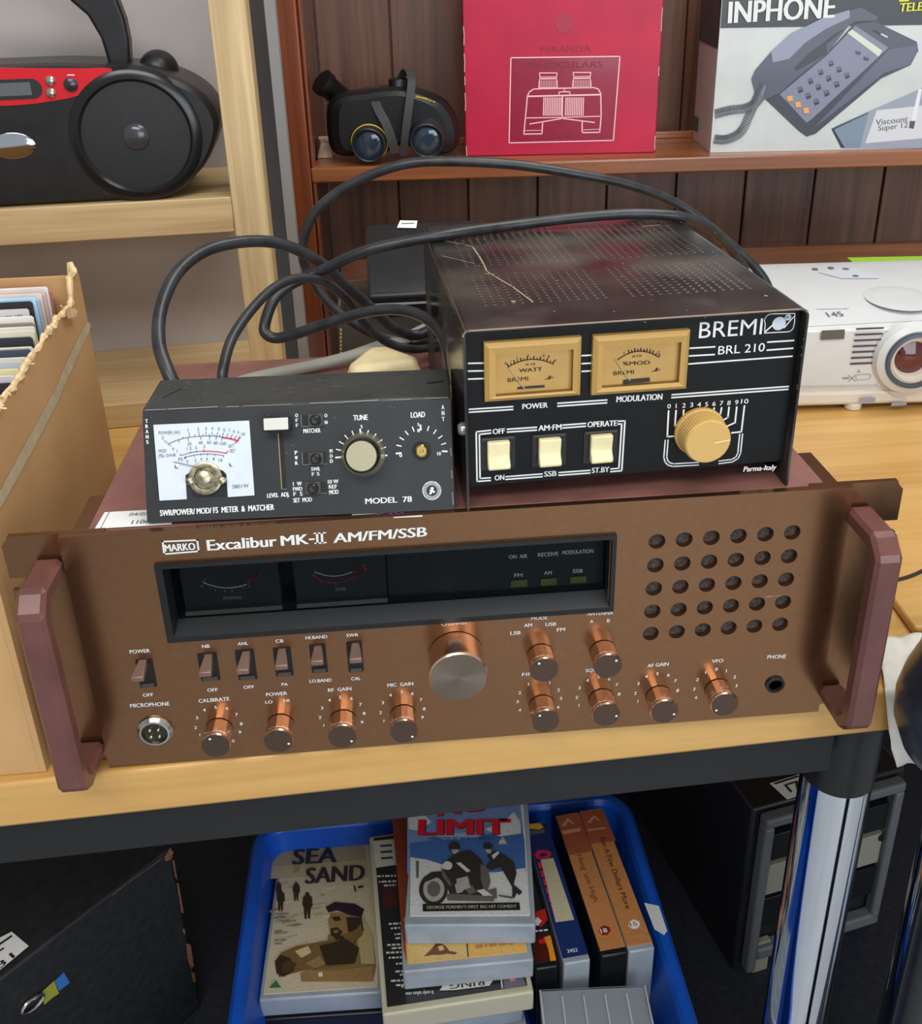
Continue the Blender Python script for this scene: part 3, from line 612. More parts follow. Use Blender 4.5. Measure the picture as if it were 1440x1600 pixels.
for pts in ([(892, 748), (887, 841), (932, 838)], [(919, 747), (915, 800), (942, 809)], [(947, 745), (944, 776), (966, 790)], [(975, 748), (975, 765), (988, 773)], [(1003, 744), (1003, 764)], [(1029, 742), (1029, 760)], [(1057, 738), (1055, 760)], [(1084, 737), (1080, 758), (1068, 766)], [(1111, 735), (1107, 771), (1090, 781)], [(1139, 734), (1133, 790), (1106, 802)], [(1167, 730), (1156, 823), (1122, 827)]):
    L.pline([ca(*p) for p in pts], .0009, AP)
dbl([(885, 854), (880, 915), (884, 930), (893, 940), (910, 944), (1000, 939)], .0016, .0007); dbl([(1155, 832), (1148, 900), (1140, 917), (1122, 928), (1075, 934)], .0016, .0007)
stamp(apan, L)

# ================================================================== SWR METER
SQ = -.037
sm = thing('swr_meter', 'small dark grey SWR meter with a bare white scale, in front of cream plug', 'meter', (-.0872, .0058, H-.001), SQ); MS = LM(sm)
TZ, TY = .0560, .0248
SP = Plane(MS @ Vector((0, 0, 0)), MS.to_3x3() @ Vector((1, 0, 0)), MS.to_3x3() @ Vector((0, TY, TZ)))
m_grey = mat('swr_paint', (52, 54, 53), .45, 0, .5, vary=.12, scale=45, bump=.1, bscale=500)
m_sface = mat('swr_face', (34, 37, 39), .5, 0, .5, vary=.1, scale=60)
b = MB(m_grey, MS); hw = .0818
b.add([(s*hw, y, z) for s in (-1, 1) for y, z in ((.0006, .0015), (TY+.0006, TZ), (.0665, TZ), (.0665, .0015))], [(0, 1, 2, 3), (7, 6, 5, 4), (0, 4, 5, 1), (1, 5, 6, 2), (2, 6, 7, 3), (3, 7, 4, 0)])
case = finish('case', b, sm, bevel=.0012)
fv = math.hypot(TY, TZ)
b = MB(m_sface); b.prism(rrect(-hw+.0004, .0012, hw-.0004, fv-.0010, .0008, 2), SP, -.0003, .0004); span = finish('front_panel', b, sm)
for x in (-.065, .065):
    for y in (.012, .056): b = MB(BLACK_PL, MS); b.cyl((x, y, .0), (x, y, .002), .006, n=12); finish('foot', b, sm)
SF = SP.off(.0005); cs = crop(220, 560, 2.8235); cd = crop(220, 630, 7.2); ce = crop(400, 630, 9)
m_scale = mat('scale_white', (206, 214, 222), .4, vary=.015, scale=90); m_scale.node_tree.nodes['Principled BSDF'].inputs['Specular IOR Level'].default_value = .3
pl = [(145, 243), (1220, 195), (1280, 1035), (982, 1055), (966, 800), (930, 760), (860, 730), (800, 705), (720, 698), (640, 712), (590, 755), (505, 810), (520, 1078), (215, 1095)]
b = MB(m_scale); b.prism([SF.uv(*cd(*p)) for p in pl], SF, 0, .0008); sc = finish('scale_plate', b, sm, flat=True)
KP = SF.off(.0009)
m_tick = mat('scale_ink', (84, 92, 112), .6)
b = MB(m_tick); D = lambda pts, wd: b.pline([cd(*p) for p in pts], wd, KP)
a1 = spath([(310, 458, 0), (420, 412, 0), (552, 382, 0), (735, 368, 0), (860, 373, 0), (925, 386, 0)], 4); D([p[:2] for p in a1], .00032)
b.use(RED_INK); D([(925, 386), (1010, 400), (1090, 422)], .0008); D([(1110, 380), (1090, 422), (1060, 447)], .0006)
b.use(m_tick)
for x0, y0, x1, y1 in ((265, 420, 340, 482), (540, 328, 552, 382), (652, 322, 660, 374), (732, 318, 735, 368), (802, 322, 798, 370), (866, 326, 854, 375), (930, 332, 912, 385), (980, 342, 962, 392), (1030, 352, 1005, 400), (1078, 362, 1050, 410), (1122, 382, 1088, 422), (525, 385, 540, 425), (672, 374, 676, 408), (775, 370, 772, 405), (850, 374, 846, 408), (920, 386, 908, 420), (472, 380, 478, 398), (610, 350, 612, 376), (700, 345, 700, 370), (768, 345, 768, 370), (830, 348, 828, 372), (890, 352, 886, 380), (425, 415, 432, 440)):
    D([(x0, y0), (x1, y1)], .0003)
a2 = spath([(440, 568, 0), (455, 586, 0), (560, 555, 0), (630, 545, 0), (690, 541, 0)], 4); D([p[:2] for p in a2], .0003)
b.use(RED_INK); D([(690, 541), (780, 540), (870, 547), (955, 562), (980, 542)], .0005); D([(712, 520), (708, 541)], .0004); b.use(m_tick)
a3 = spath([(495, 612, 0), (560, 592, 0), (670, 574, 0), (780, 572, 0), (870, 580, 0), (935, 592, 0)], 4); D([p[:2] for p in a3], .0003)
for x, y in ((505, 608), (600, 585), (676, 575), (752, 571), (830, 576), (930, 592), (560, 548), (628, 540)): D([(x, y-6), (x, y+14)], .0003)
D([(488, 625), (500, 603)], .0004)
for s_, x0, y0, x1, y1, hh in (('POWER (W)', 200, 352, 440, 345, 38), ('0', 238, 408, 258, 407, 36), ('MOD', 200, 556, 290, 552, 38), ('(%) SWR', 200, 608, 398, 602, 38), ('FS', 425, 652, 472, 649, 40), ('SET', 985, 500, 1052, 495, 36), ('SET', 1000, 556, 1066, 552, 38), ('3801W', 1030, 960, 1215, 946, 42), ('0', 355, 530, 375, 529, 34), ('1', 405, 555, 415, 554, 36), ('1.5', 520, 525, 572, 522, 34), ('2', 612, 515, 632, 514, 34), ('3', 704, 505, 724, 504, 34), ('20', 525, 475, 570, 472, 36), ('40', 650, 463, 698, 460, 36), ('60', 745, 458, 792, 456, 36), ('80', 820, 465, 866, 463, 36), ('100', 890, 473, 962, 470, 36), ('10', 1130, 366, 1172, 364, 36), ('9', 1088, 346, 1106, 345, 34), ('8', 1040, 336, 1056, 335, 34), ('7', 990, 320, 1006, 319, 34), ('6', 930, 315, 950, 314, 34), ('5', 866, 305, 888, 304, 36), ('4', 794, 302, 816, 301, 36), ('3', 722, 304, 744, 303, 38), ('2', 634, 308, 656, 307, 38), ('1', 524, 318, 538, 317, 38)):
    b.ptext(s_, (x0, y0), (x1, y1), hh, KP, cv=cd)
for s_, x, y in (('0', 525, 674), ('2', 615, 658), ('4', 682, 646), ('6', 748, 642), ('8', 822, 644), ('10', 898, 658)): k = 10 if len(s_) == 1 else 22; b.ptext(s_, (x-k, y), (x+k, y-2), 36, KP, cv=cd)
stamp(sc, b)
for p in ((410, 710), (1020, 685)): b = MB(STEEL); b.lathe([(.0011, 0), (.0011, .0006), (0, .0009)], SF.px(*cd(*p), .0008), SF.n, 14); finish('scale_screw', b, sc)
# bare movement
m_mv = mat('movement_metal', (160, 152, 128), .35, .9, vary=.25, scale=300); MC = SF.uv(*cd(735, 850))
b = MB(mat('movement_black', (22, 22, 22), .4)); b.prism(rrect(SF.uv(*cd(515, 0))[0]+.001, SF.uv(*cd(735, 1050))[1], SF.uv(*cd(970, 0))[0], MC[1]+.006, .002, 4), SF, 0, .0006)
mv = finish('meter_movement', b, sm)
b = MB(m_mv); b.lathe([(.0088, 0), (.0088, .0016), (.0078, .0020), (.0060, .0018), (.0056, .0004), (0, .0004)], SF.w(MC[0], MC[1]+.0004, .0007), SF.n, 36); finish('magnet_ring', b, mv)
b = MB(m_mv); bar = [cd(505, 875), cd(545, 840), cd(640, 838), cd(690, 770), cd(770, 765), cd(815, 815), cd(900, 820), cd(960, 845), cd(950, 890), cd(880, 905), cd(800, 880), cd(740, 915), cd(680, 900), cd(640, 890), cd(560, 915), cd(515, 905)]
b.prism([SF.off(.004).uv(*p) for p in bar], SF, .0030, .0042); b.lathe([(.0038, 0), (.0038, .0012), (.0024, .0018), (0, .0020)], SF.w(MC[0]-.0004, MC[1]+.0008, .0042), SF.n, 24)
for p in ((548, 878), (908, 868)): b.lathe([(.0020, 0), (.0020, .0008), (.0012, .0013), (0, .0014)], SF.off(.0042).px(*cd(*p)), SF.n, 18)
finish('bridge', b, mv)
b = MB(mat('needle_dark', (70, 74, 80), .5)); b.tube([SF.off(.003).px(*cd(*p)) for p in ((368, 662), (500, 690), (640, 722), (720, 800))], .00022, 6); finish('needle', b, mv)
# level slider
b = MB(m_slot); q = [SF.uv(*ce(*p)) for p in ((305, 400), (375, 400), (430, 1205), (358, 1212))]; b.poly(q, SF, .0002)
b.use(mat('brass_edge', (170, 158, 96), .35, .7)).pline([ce(312, 430), ce(362, 1205)], .0005, SF, .0004); b.use(GREY_INK).pline([ce(362, 1210), ce(425, 1205)], .0004, SF, .0004)
sl = finish('slider_slot', b, sm, recalc=False, flat=True)
QP = SF.off(.0115); q = [QP.uv(*ce(*p)) for p in ((98, 400), (465, 372), (450, 185), (85, 212))]; us = [p[0] for p in q]; vs = [p[1] for p in q]; u0, u1, v0, v1 = min(us)+.0006, max(us)-.0004, min(vs)+.0006, max(vs)-.0006
b = MB(BLACK_PL); b.prism(rc(u0-.0006, v0-.0006, u1+.0006, v1+.0006), SF, .0012, .0112); b.use(mat('slider_cap', (214, 212, 204), .35, .25)).prism(rc(u0, v0, u1, v1), SF, .0112, .0117); finish('slider_knob', b, sl, bevel=.0003)
# slide switches
for r0, r1, c in (((640, 160), (910, 330), (825, 240)), ((655, 685), (985, 868), (830, 790)), ((700, 1110), (985, 1275), (790, 1205))):
    a = SF.uv(*ce(r0[0], r1[1])); e = SF.uv(*ce(r1[0], r0[1])); b = MB(m_slot); b.prism(rc(a[0], a[1], e[0], e[1]), SF, 0, .0002); b.use(GREY_INK).line([(a[0], e[1]), (a[0], a[1]), (e[0], a[1])], .0004, SF, .0004)
    s1 = finish('slide_switch', b, sm, flat=True); p = SF.off(.005).uv(*ce(*c)); b = MB(mat('switch_grey', (62, 60, 58), .4)); b.prism(rc(p[0]-.0040, p[1]-.0030, p[0]+.0040, p[1]+.0034), SF, .0002, .0016); b.use(BLACK_PL).lathe([(.0030, .0016), (.0026, .0046), (.0018, .0052), (0, .0050)], SF.w(*p), SF.n, 20); finish('switch_button', b, s1)
# tune knob and bare load shaft
tk_ = SF.off(.0150).uv(564.5, 712.5); b = MB(BLACK_PL); b.lathe([(.0092, 0), (.0090, .0138), (.0082, .0150), (0, .0150)], SF.w(*tk_), SF.n, 64, .015, 32)
kn = finish('tune_knob', b, sm, angle=40); b = MB(mat('champagne_cap', (168, 160, 132), .42, .5)); b.lathe([(.0078, 0), (.0078, .0006), (0, .0006)], SF.w(*tk_, .0150), SF.n, 40); finish('knob_cap', b, kn)
b = MB(clear('knob_skirt', (190, 186, 170), .08, .1)); b.lathe([(.0118, 0), (.0113, .0012), (.0094, .0016)], SF.w(*tk_, .0004), SF.n, 40); finish('knob_skirt', b, kn)
ls = SF.uv(*cs(1238, 407)); b = MB(m_slot); b.disc(ls, .0052, SF, .0002); b.use(mat('brass', (190, 160, 96), .25, 1)).lathe([(.0034, 0), (.0034, .0030), (.0026, .0036), (.0012, .0036), (.0010, .0010)], SF.w(*ls), SF.n, 24); finish('load_shaft', b, sm)
L = MB(WHITE_INK)
for (c, r0, r1, a0, a1) in ((SF.uv(*cs(972, 425)), .0112, .0134, 184, -4), (ls, .0112, .0134, 184, -4)):
    for i in range(11):
        a = math.radians(a0+(a1-a0)*i/10); L.line([(c[0]+r0*math.cos(a), c[1]+r0*math.sin(a)), (c[0]+r1*math.cos(a), c[1]+r1*math.sin(a))], .0009 if i % 5 == 0 else .0006, SF)
for s_, x0, y0, x1, y1, hh in (('TUNE', 938, 274, 1001, 271, 25), ('LOAD', 1192, 262, 1253, 259, 26), ('5', 968, 308, 980, 307, 15), ('0', 968, 335, 980, 334, 12), ('5', 1219, 299, 1231, 298, 15), ('8', 1219, 326, 1231, 325, 16), ('0', 1141, 436, 1152, 435, 18), ('10', 1308, 428, 1323, 427, 16), ('10', 1060, 442, 1076, 441, 16), ('0', 889, 417, 898, 416, 10), ('1', 889, 442, 895, 441, 16), ('MATCHER', 718, 330, 792, 326, 20), ('SWR', 752, 497, 790, 495, 18), ('F S', 755, 518, 788, 516, 16), ('LEVEL  ADJ.', 558, 615, 655, 608, 20), ('1  W', 672, 562, 710, 560, 18), ('FWD', 672, 585, 712, 583, 18), ('F  S', 674, 607, 713, 605, 18), ('SET  MOD', 674, 636, 755, 631, 20), ('10 W', 826, 553, 872, 550, 18), ('REF', 830, 575, 865, 573, 18), ('MOD', 832, 600, 872, 597, 20), ('SWR/POWER/ MOD/ FS  METER  &  MATCHER', 86, 695, 588, 668, 27), ('MODEL  78', 991, 642, 1195, 632, 26)):
    L.ptext(s_, (x0, y0), (x1, y1), hh, SF, bold=.03, cv=cs)
for word, x, y, dy, hh in (('TRANS', 26, 285, 23.0, 17), ('ANT', 1332, 225, 26, 20), ('OFF', 687, 259, 22, 16), ('ON', 816, 260, 30, 16), ('PWR', 685, 424, 23, 17), ('MOD', 839, 417, 22, 17)):
    for i, ch in enumerate(word): L.ptext(ch, (x-5+i*.9, y+i*dy), (x+6+i*.9, y+i*dy-1), hh, SF, bold=.04, cv=cs)
em = SF.uv(*cs(1283, 583))
L.line(circle2(em[0], em[1], .0046, 28), .0009, SF, closed=True); L.use(mat('emblem_grey', (150, 154, 152), .5)).disc(em, .0040, SF, .00015, 24); L.use(m_sface).disc(em, .0029, SF, .0003, 20)
L.use(WHITE_INK); e = lambda pts: L.poly([(em[0]+x*.0001, em[1]+y*.0001) for x, y in pts], SF, .0005)
e([(-16, -18), (-4, -20), (2, -8), (12, -14), (18, -4), (6, 2), (12, 14), (2, 20), (-8, 14), (-2, 4), (-14, 6), (-8, -4)])
stamp(span, L)
b = MB(mat('swr_wear', (128, 126, 118), .6)); x = -hw+.002
while x < hw-.004:
    w_ = rnd.uniform(.004, .03); b.line([(x, fv-.0003), (min(x+w_, hw-.002), fv-.0003+rnd.uniform(-.0002, .0002))], rnd.uniform(.0003, .0007), SP, .0006); x += w_+rnd.uniform(.0, .01)
for k in range(30): b.disc((rnd.uniform(-hw+.003, hw-.003), rnd.uniform(.003, fv-.003)), rnd.uniform(.0001, .0003), SP, .0007, 6)
for v0, v1 in ((.004, .010), (.018, .022), (.030, .034)): b.line([(hw-.0012, v0), (hw-.0014, v1)], .0005, SP, .0007)
stamp(span, b)
TPl = Plane(MS @ Vector((0, 0, TZ)), MS.to_3x3() @ Vector((1, 0, 0)), MS.to_3x3() @ Vector((0, 1, 0))); b = MB(mat('swr_wear', (128, 126, 118), .6))
for k in range(26):
    u, v = rnd.uniform(-hw+.004, hw-.004), rnd.uniform(TY+.003, .063); a = rnd.uniform(-.5, .5); l_ = rnd.uniform(.0004, .003); b.line([(u, v), (u+l_*math.cos(a), v+l_*math.sin(a))], .0003, TPl, .0002)
b.use(mat('swr_dark', (24, 25, 25), .5)); b.line([(.070, .045), (.078, .047)], .0018, TPl, .0003); b.line([(-.074, .04), (-.066, .052)], .0006, TPl, .0003); stamp(case, b)
b = MB(PAPER, MS); b.box(.0265, .0640, -.0040, .02, .0001, .0006); b.use(mat('violet_ink', (86, 50, 96), .6)); PP = Plane(MS @ Vector((0, 0, .0009)), MS.to_3x3() @ Vector((1, 0, 0)), MS.to_3x3() @ Vector((0, 1, 0))); b.text('140', (.040, -.0024), (.054, -.0024), .0058, PP, .0002, .03)
o = finish('paper_label', b, sm); o['label'] = 'white lot label sticking out underneath'

# ================================================================== CABLES AND PLUG
m_cable = mat('cable_rubber', (42, 43, 45), .34, vary=.25, scale=90, bump=.08, bscale=400)
def cable(pts, r, name, label, cat='cable', m=None, group=None, k=9, n=12):
    P = [p if isinstance(p, Vector) else ony(*p) for p in pts]; b = MB(m or m_cable); b.tube(spath(P, k), r, n); return tag(finish(name, b), label, cat, group)
cable([Vector((.120, .231, .172)), Vector((.165, .250, .170)), (1204, 486, .258), (1200, 450, .260), (1176, 414, .262), (1120, 364, .262), (1060, 320, .262), (985, 290, .255), (900, 272, .25), (800, 257, .25), (700, 252, .252), (630, 257, .255), (560, 282, .26), (505, 318, .262), (480, 355, .262), (473, 400, .262), (485, 432, .262), (515, 475, .255), (560, 510, .25), (610, 530, .254), (668, 535, .255), Vector((.018, .240, .185)), Vector((.022, .226, .184))], .0036, 'power_cable', 'black cable arching highest, in front of the dark wood shelf')
cable([Vector((.130, .229, .190)), Vector((.160, .236, .190)), (1152, 432, .232), (1150, 402, .226), (1130, 375, .217), (1102, 352, .206), (1060, 338, .196), (990, 334, .196), (900, 340, .196), (800, 352, .193), (700, 366, .177), (620, 380, .176), (560, 396, .178), (500, 424, .186), (455, 444, .184), (428, 468, .178), (414, 505, .172), (416, 522, .168), (436, 528, .166), (480, 516, .160), (540, 496, .152), (590, 485, .144), (635, 486, .134), (672, 502, .118), (694, 530, .100), (704, 566, .086), (706, 600, .076)], .0037, 'power_cable', 'dusty black cable lying over the amplifier top and doubling back in a sharp bend')
cable([(278, 612, .078), (262, 580, .085), (248, 535, .10), (252, 480, .12), (278, 425, .145), (325, 390, .17), (390, 377, .19), (445, 383, .205), (500, 410, .215), (540, 446, .222), (585, 486, .228), (620, 515, .232), (662, 520, .238), Vector((.030, .240, .20)), Vector((.034, .226, .20))], .0040, 'power_cable', 'black cable making the big round loop behind the grey meter')
cable([(347, 606, .078), (349, 575, .084), (362, 530, .10), (392, 485, .125), (428, 450, .15), (465, 435, .168), (505, 440, .18), (540, 466, .195), (565, 500, .205), (600, 532, .212), (640, 545, .216), (672, 543, .228), Vector((.014, .240, .165)), Vector((.018, .226, .165))], .0031, 'power_cable', 'thinner black cable rising behind the scale end of the grey meter')
# cream three-pin plug with grey flex
pg = thing('mains_plug', 'cream three-pin mains plug on grey flex, behind the grey meter', 'plug', (-.043, .160, .1556), .2)
m_plug = mat('cream_bakelite', (232, 214, 166), .38, vary=.05, scale=60, bump=.1, bscale=300)
MPg = LM(pg); b = MB(m_plug, MPg)
low = [(-.026, -.020), (.027, -.020), (.030, -.008), (.012, .026), (-.004, .028), (-.028, -.006)]; up_ = [(-.024, -.018), (.024, -.018), (.026, -.008), (.010, .022), (-.003, .024), (-.025, -.006)]
N = 6; b.add([(x, y, 0) for x, y in low]+[(x*1.02, y*1.02, .012) for x, y in low]+[(x*.86, y*.86, .0315) for x, y in up_], [tuple(range(5, -1, -1)), tuple(range(12, 18))]+[(k*6+i, k*6+(i+1) % 6, k*6+6+(i+1) % 6, k*6+6+i) for k in (0, 1) for i in range(6)])
finish('plug_body', b, pg, bevel=.004, seg=3)
b = MB(mat('grey_flex', (152, 152, 142), .5)); b.tube(spath([onz(*p) for p in ((690, 500, .175), (655, 518, .172), (620, 534, .170), (592, 541, .168), (545, 557, .164), (490, 571, .1605), (430, 583, .1605), (395, 591, .1605), (360, 602, .1605), (330, 616, .1605))], 8), .0045, 12, .65); f_ = finish('flex', b, pg); f_['label'] = 'grey flex'
# ================================================================== OAK SHELF UNIT (left)
OM = Matrix.Translation((-.178, .490, 0)) @ Matrix.Rotation(.0686, 4, 'Z')
ok = thing('shelf_unit', 'pale oak open shelf unit standing behind the cardboard carton', 'shelf', (-.178, .490, 0), .0686)
m_oakz = wood('oak_upright', (170, 140, 96), (222, 198, 150), 'Z', .9, .55, 0, 1.2); m_oakx = wood('oak_board', (170, 140, 96), (212, 184, 136), 'X', .9, .5, 0, 1.0)
b = MB(m_oakz, OM); b.box(0, .0325, 0, .068, 0, .80); finish('upright', b, ok, bevel=.001)
b = MB(m_oakx, OM); b.box(-.50, -.0002, .0005, .165, .1950, .2285); finish('shelf', b, ok, bevel=.001)
b = MB(m_oakx, OM); b.box(-.50, -.0002, .0005, .165, .0005, .0268); finish('base_board', b, ok, bevel=.001)
b = MB(mat('grey_back', (172, 164, 160), .8, vary=.04, scale=8), OM); b.box(-.50, .020, .1655, .172, .0005, .80); finish('back_panel', b, ok)
b = MB(mat('grey_trim', (150, 150, 148), .6)); b.box(-.1462, -.1353, .655, .675, FLOOR_Z, 1.2); struct('trim_1', b)

# ---- portable stereo on the oak shelf
bo = thing('portable_stereo', 'black and red portable stereo with a round speaker, on the oak shelf', 'radio', (-.30, .53, .2285), .0686)
Bd = OM.to_3x3() @ Vector((1, 0, 0)); BPn = Plane(OM @ Vector((0, .006, .2285)), Bd, (0, 0, 1))
m_bbk = mat('stereo_black', (30, 29, 30), .36, vary=.15, scale=60); m_red = mat('stereo_red', (206, 28, 40), .3)
sil = spath([(-10, 328, 0), (90, 323, 0), (170, 318, 0), (235, 311, 0), (285, 292, 0), (322, 256, 0), (339, 205, 0), (333, 172, 0), (312, 145, 0), (275, 123, 0), (225, 108, 0), (165, 103, 0), (80, 100, 0), (-10, 103, 0)], 5)
uvs = [(BPn.uv(p.x, max(p.y, 0))[0]-(.10 if p.x < -8 else 0), max(BPn.uv(p.x, max(p.y, 0))[1], .0006)) for p in sil]
cu_ = sum(u for u, v in uvs)/len(uvs); cv_ = .055
shr = lambda k: [(cu_+(u-cu_)*(1-(1-k)*.5), cv_+(v-cv_)*k) for u, v in uvs]
b = MB(m_bbk); L0 = [(shr(.90), .0), (shr(.97), -.004), (shr(1.0), -.014), (shr(1.0), -.095), (shr(.92), -.112)]
L0 = [([(u, max(v, .0005)) for u, v in q], n) for q, n in L0]
for (q0, n0), (q1, n1) in zip(L0, L0[1:]): b.ring(q0, q1, BPn, n0, n1)
b.poly(L0[0][0], BPn, L0[0][1]); b.poly(L0[-1][0], BPn, L0[-1][1]); body = finish('body', b, bo, angle=50)
sc_ = BPn.uv(213, 213); sr = math.dist(sc_, BPn.uv(306, 213))
b = MB(mat('speaker_ring', (26, 26, 27), .22)); b.lathe([(sr*1.16, -.006), (sr*1.10, .0012), (sr*1.01, .0036), (sr*.95, .0036), (sr*.90, .0005)], BPn.w(*sc_), BPn.n, 64); finish('speaker_ring', b, body)
m_gr = mat('speaker_mesh', (34, 35, 37), .5, bump=.5, bscale=1600, vary=.2, scale=900)
b = MB(m_gr); b.lathe([(sr*.91, .0008), (sr*.6, .0026), (sr*.2, .0032), (0, .0034)], BPn.w(*sc_), BPn.n, 48); sg = finish('speaker_grille', b, body)
b = MB(mat('dust_cap', (74, 76, 80), .2, .4)); b.sphere(BPn.w(sc_[0], sc_[1], .0018), .0125, .006, .0125, raw=True); finish('speaker_cap', b, sg)
b = MB(m_red); rp = spath([(-30, 106, 0), (60, 106.5, 0), (120, 107, 0), (174, 108, 0), (158, 126, 0), (125, 148, 0), (80, 158, 0), (30, 164, 0), (-30, 166, 0)], 5)
b.prism([BPn.uv(p.x, p.y) for p in rp], BPn, -.012, .0008); rd = finish('control_panel', b, body)
b = MB(mat('lcd_surround', (46, 44, 48), .3)); p0 = BPn.uv(-40, 158); p1 = BPn.uv(63, 122); b.prism(rrect(p0[0], p0[1], p1[0], p1[1], .0085, 6), BPn, .0008, .0014)
b.use(mat('lcd_grey', (96, 100, 100), .25)); p0 = BPn.uv(-40, 152); p1 = BPn.uv(47, 128); b.prism(rc(p0[0], p0[1], p1[0], p1[1]), BPn, .0014, .0016); finish('display', b, rd)
for x, y, r in ((79, 126, .0042), (80, 145, .0042), (111, 132, .0060)):
    b = MB(STEEL if r < .005 else mat('dark_button', (70, 70, 74), .25, .6)); b.lathe([(r, 0), (r, .0018), (r*.7, .0030), (0, .0034)], BPn.px(x, y, .0008), BPn.n, 20); finish('button', b, rd)
L = MB(WHITE_INK); L.pline([(106, 117), (116, 117)], .0009, BPn, .001); stamp(rd, L)
b = MB(CHROME); p = BPn.uv(20, 228); b.prism(circle2(p[0], p[1], .0195, 32, .0115), BPn, 0, .0012, circle2(p[0], p[1], .0165, 32, .0085)); finish('badge', b, body)
hp_ = Plane(BPn.o - BPn.n*.055, BPn.u, BPn.v)
hl = [(110, -2), (140, 24), (160, 58), (175, 106), (206, 106), (204, 62), (197, 28), (184, -6), (170, -30), (120, -40), (40, -52), (-120, -56), (-120, -40), (30, -34), (80, -20)]
b = MB(m_bbk); b.prism([hp_.uv(*p) for p in hl], hp_, -.011, .011); finish('carry_handle', b, bo, bevel=.003, seg=3)
b = MB(m_bbk); b.sphere(hp_.px(247, 111, -.006), .0190, .018, .0190, raw=True); finish('dial', b, bo)

# ================================================================== DARK WOOD DRESSER
DM = Matrix.Translation((-.1435, .7473, 0)) @ Matrix.Rotation(-.0645, 4, 'Z')
dr = thing('dresser', 'dark stained pine dresser with a shelf, boarded back and reddish front edges', 'dresser', (-.1435, .7473, 0), -.0645)
m_redz = wood('stained_upright', (84, 40, 22), (150, 76, 36), 'Z', .6, .3, .3, 1.0); m_redx = wood('stained_shelf', (112, 62, 34), (172, 108, 64), 'X', .5, .32, .3, .8)
m_dkz = wood('stained_boards', (70, 44, 34), (122, 84, 64), 'Z', .8, .42, .1, 1.0)
b = MB(m_redz, DM); b.box(0, .0235, -.001, .021, FLOOR_Z+.0005, .82); finish('stile', b, dr, bevel=.002)
b = MB(m_redz, DM); b.box(.0245, .0285, .003, .02, FLOOR_Z+.0005, .82); finish('moulding', b, dr, bevel=.001)
b = MB(m_dkz, DM); b.box(.002, .020, .0212, .19, FLOOR_Z+.0005, .82); finish('side_panel', b, dr)
b = MB(m_redx, DM); b.box(.0236, 1.05, .0005, .19, .1880, .2064); sh = finish('shelf', b, dr, bevel=.0025)
b = MB(m_redx, DM); b.box(.0300, 1.05, .142, .150, .2065, .2150); finish('plate_rail', b, dr, bevel=.001)
b = MB(m_dkz, DM)
x = .020
i = 0
while x < 1.05:
    b.box(x+.0012, x+.0962, .190+(i % 2)*.0006, .2, FLOOR_Z+.0005, .82); x += .0974; i += 1
b.box(.02, 1.05, .2, .206, FLOOR_Z+.0005, .82); finish('back_boards', b, dr, bevel=.0012, seg=1)
b = MB(m_redx, DM); b.box(.0300, 1.05, .1770, .1895, .0005, .0445); finish('bottom_rail', b, dr, bevel=.001)
p = onz(511, 247, .2066); b = MB(mat('bare_wood', (178, 150, 130), .7, vary=.15, scale=80)); a = p.x-.0125
b.hexa([(a, p.y, .2066), (a+.020, p.y-.002, .2066), (a+.018, p.y+.05, .2066), (a-.004, p.y+.05, .2066)], [(a+.006, p.y+.004, .225), (a+.018, p.y+.003, .224), (a+.016, p.y+.05, .226), (a, p.y+.05, .226)])
bw = finish('wood_offcut', b, bevel=.001); tag(bw, 'small bare wood offcut at the left end of the dresser shelf', 'wood')

# ---- binoculars
bi = thing('binoculars', 'black binoculars with looped strap, lenses facing out, left of the red box', 'binoculars', (-.02, .79, .2065), -.06)
NP = Plane((-.02, .772, .2065), (math.cos(-.06), math.sin(-.06), 0), (0, 0, 1))
m_bin = mat('rubber_black', (13, 14, 15), .42, bump=.15, bscale=900, vary=.15, scale=50)
so = spath([(511, 165, 0), (528, 148, 0), (560, 143, 0), (598, 137, 0), (632, 137, 0), (668, 146, 0), (698, 162, 0), (715, 192, 0), (717, 222, 0), (702, 239, 0), (665, 240, 0), (628, 226, 0), (600, 240, 0), (560, 244, 0), (524, 241, 0), (512, 215, 0)], 3, True)
q = [NP.uv(p.x, p.y) for p in so]; q = [(u, max(v, .001)) for u, v in q]; cxu = sum(u for u, v in q)/len(q); cyv = sum(v for u, v in q)/len(q)
sk = lambda k: [(cxu+(u-cxu)*k, max(.001, cyv+(v-cyv)*k)) for u, v in q]
b = MB(m_bin); ly = [(sk(.80), .012), (sk(.92), .008), (sk(1), -.002), (sk(1), -.030), (sk(.94), -.044), (sk(.8), -.052)]
for (a, n0), (c, n1) in zip(ly, ly[1:]): b.ring(a, c, NP, n0, n1)
b.poly(ly[0][0], NP, ly[0][1]); b.poly(ly[-1][0], NP, ly[-1][1]); bb = finish('body', b, bi, angle=60)
m_lens = mat('coated_lens', (44, 62, 80), .08, 0, 1.0)
ax = Vector((-.10, -.96, -.10)).normalized()
for x, y, r in ((578, 221, .0205), (667, 214, .0205)):
    c = NP.px(x, y, .030); b = MB(mat('barrel', (36, 38, 42), .3)); b.lathe([(r*1.08, -.034), (r*1.08, -.012), (r, -.010), (r, .0005), (r*.93, .0015), (r*.86, .0005), (r*.82, -.006)], c, ax, 40); br = finish('barrel', b, bi, angle=40)
    b = MB(m_lens); b.lathe([(r*.84, -.006), (r*.6, -.0035), (r*.3, -.0022), (0, -.0018)], c, ax, 32); finish('lens', b, br)
    if x < 600:
        b = MB(mat('yellow_paint', (214, 176, 40), .5)); b.lathe([(r*1.09, -.0125), (r*1.09, -.0115), (r*1.02, -.0108)], c, ax, 40); finish('yellow_ring', b, br)
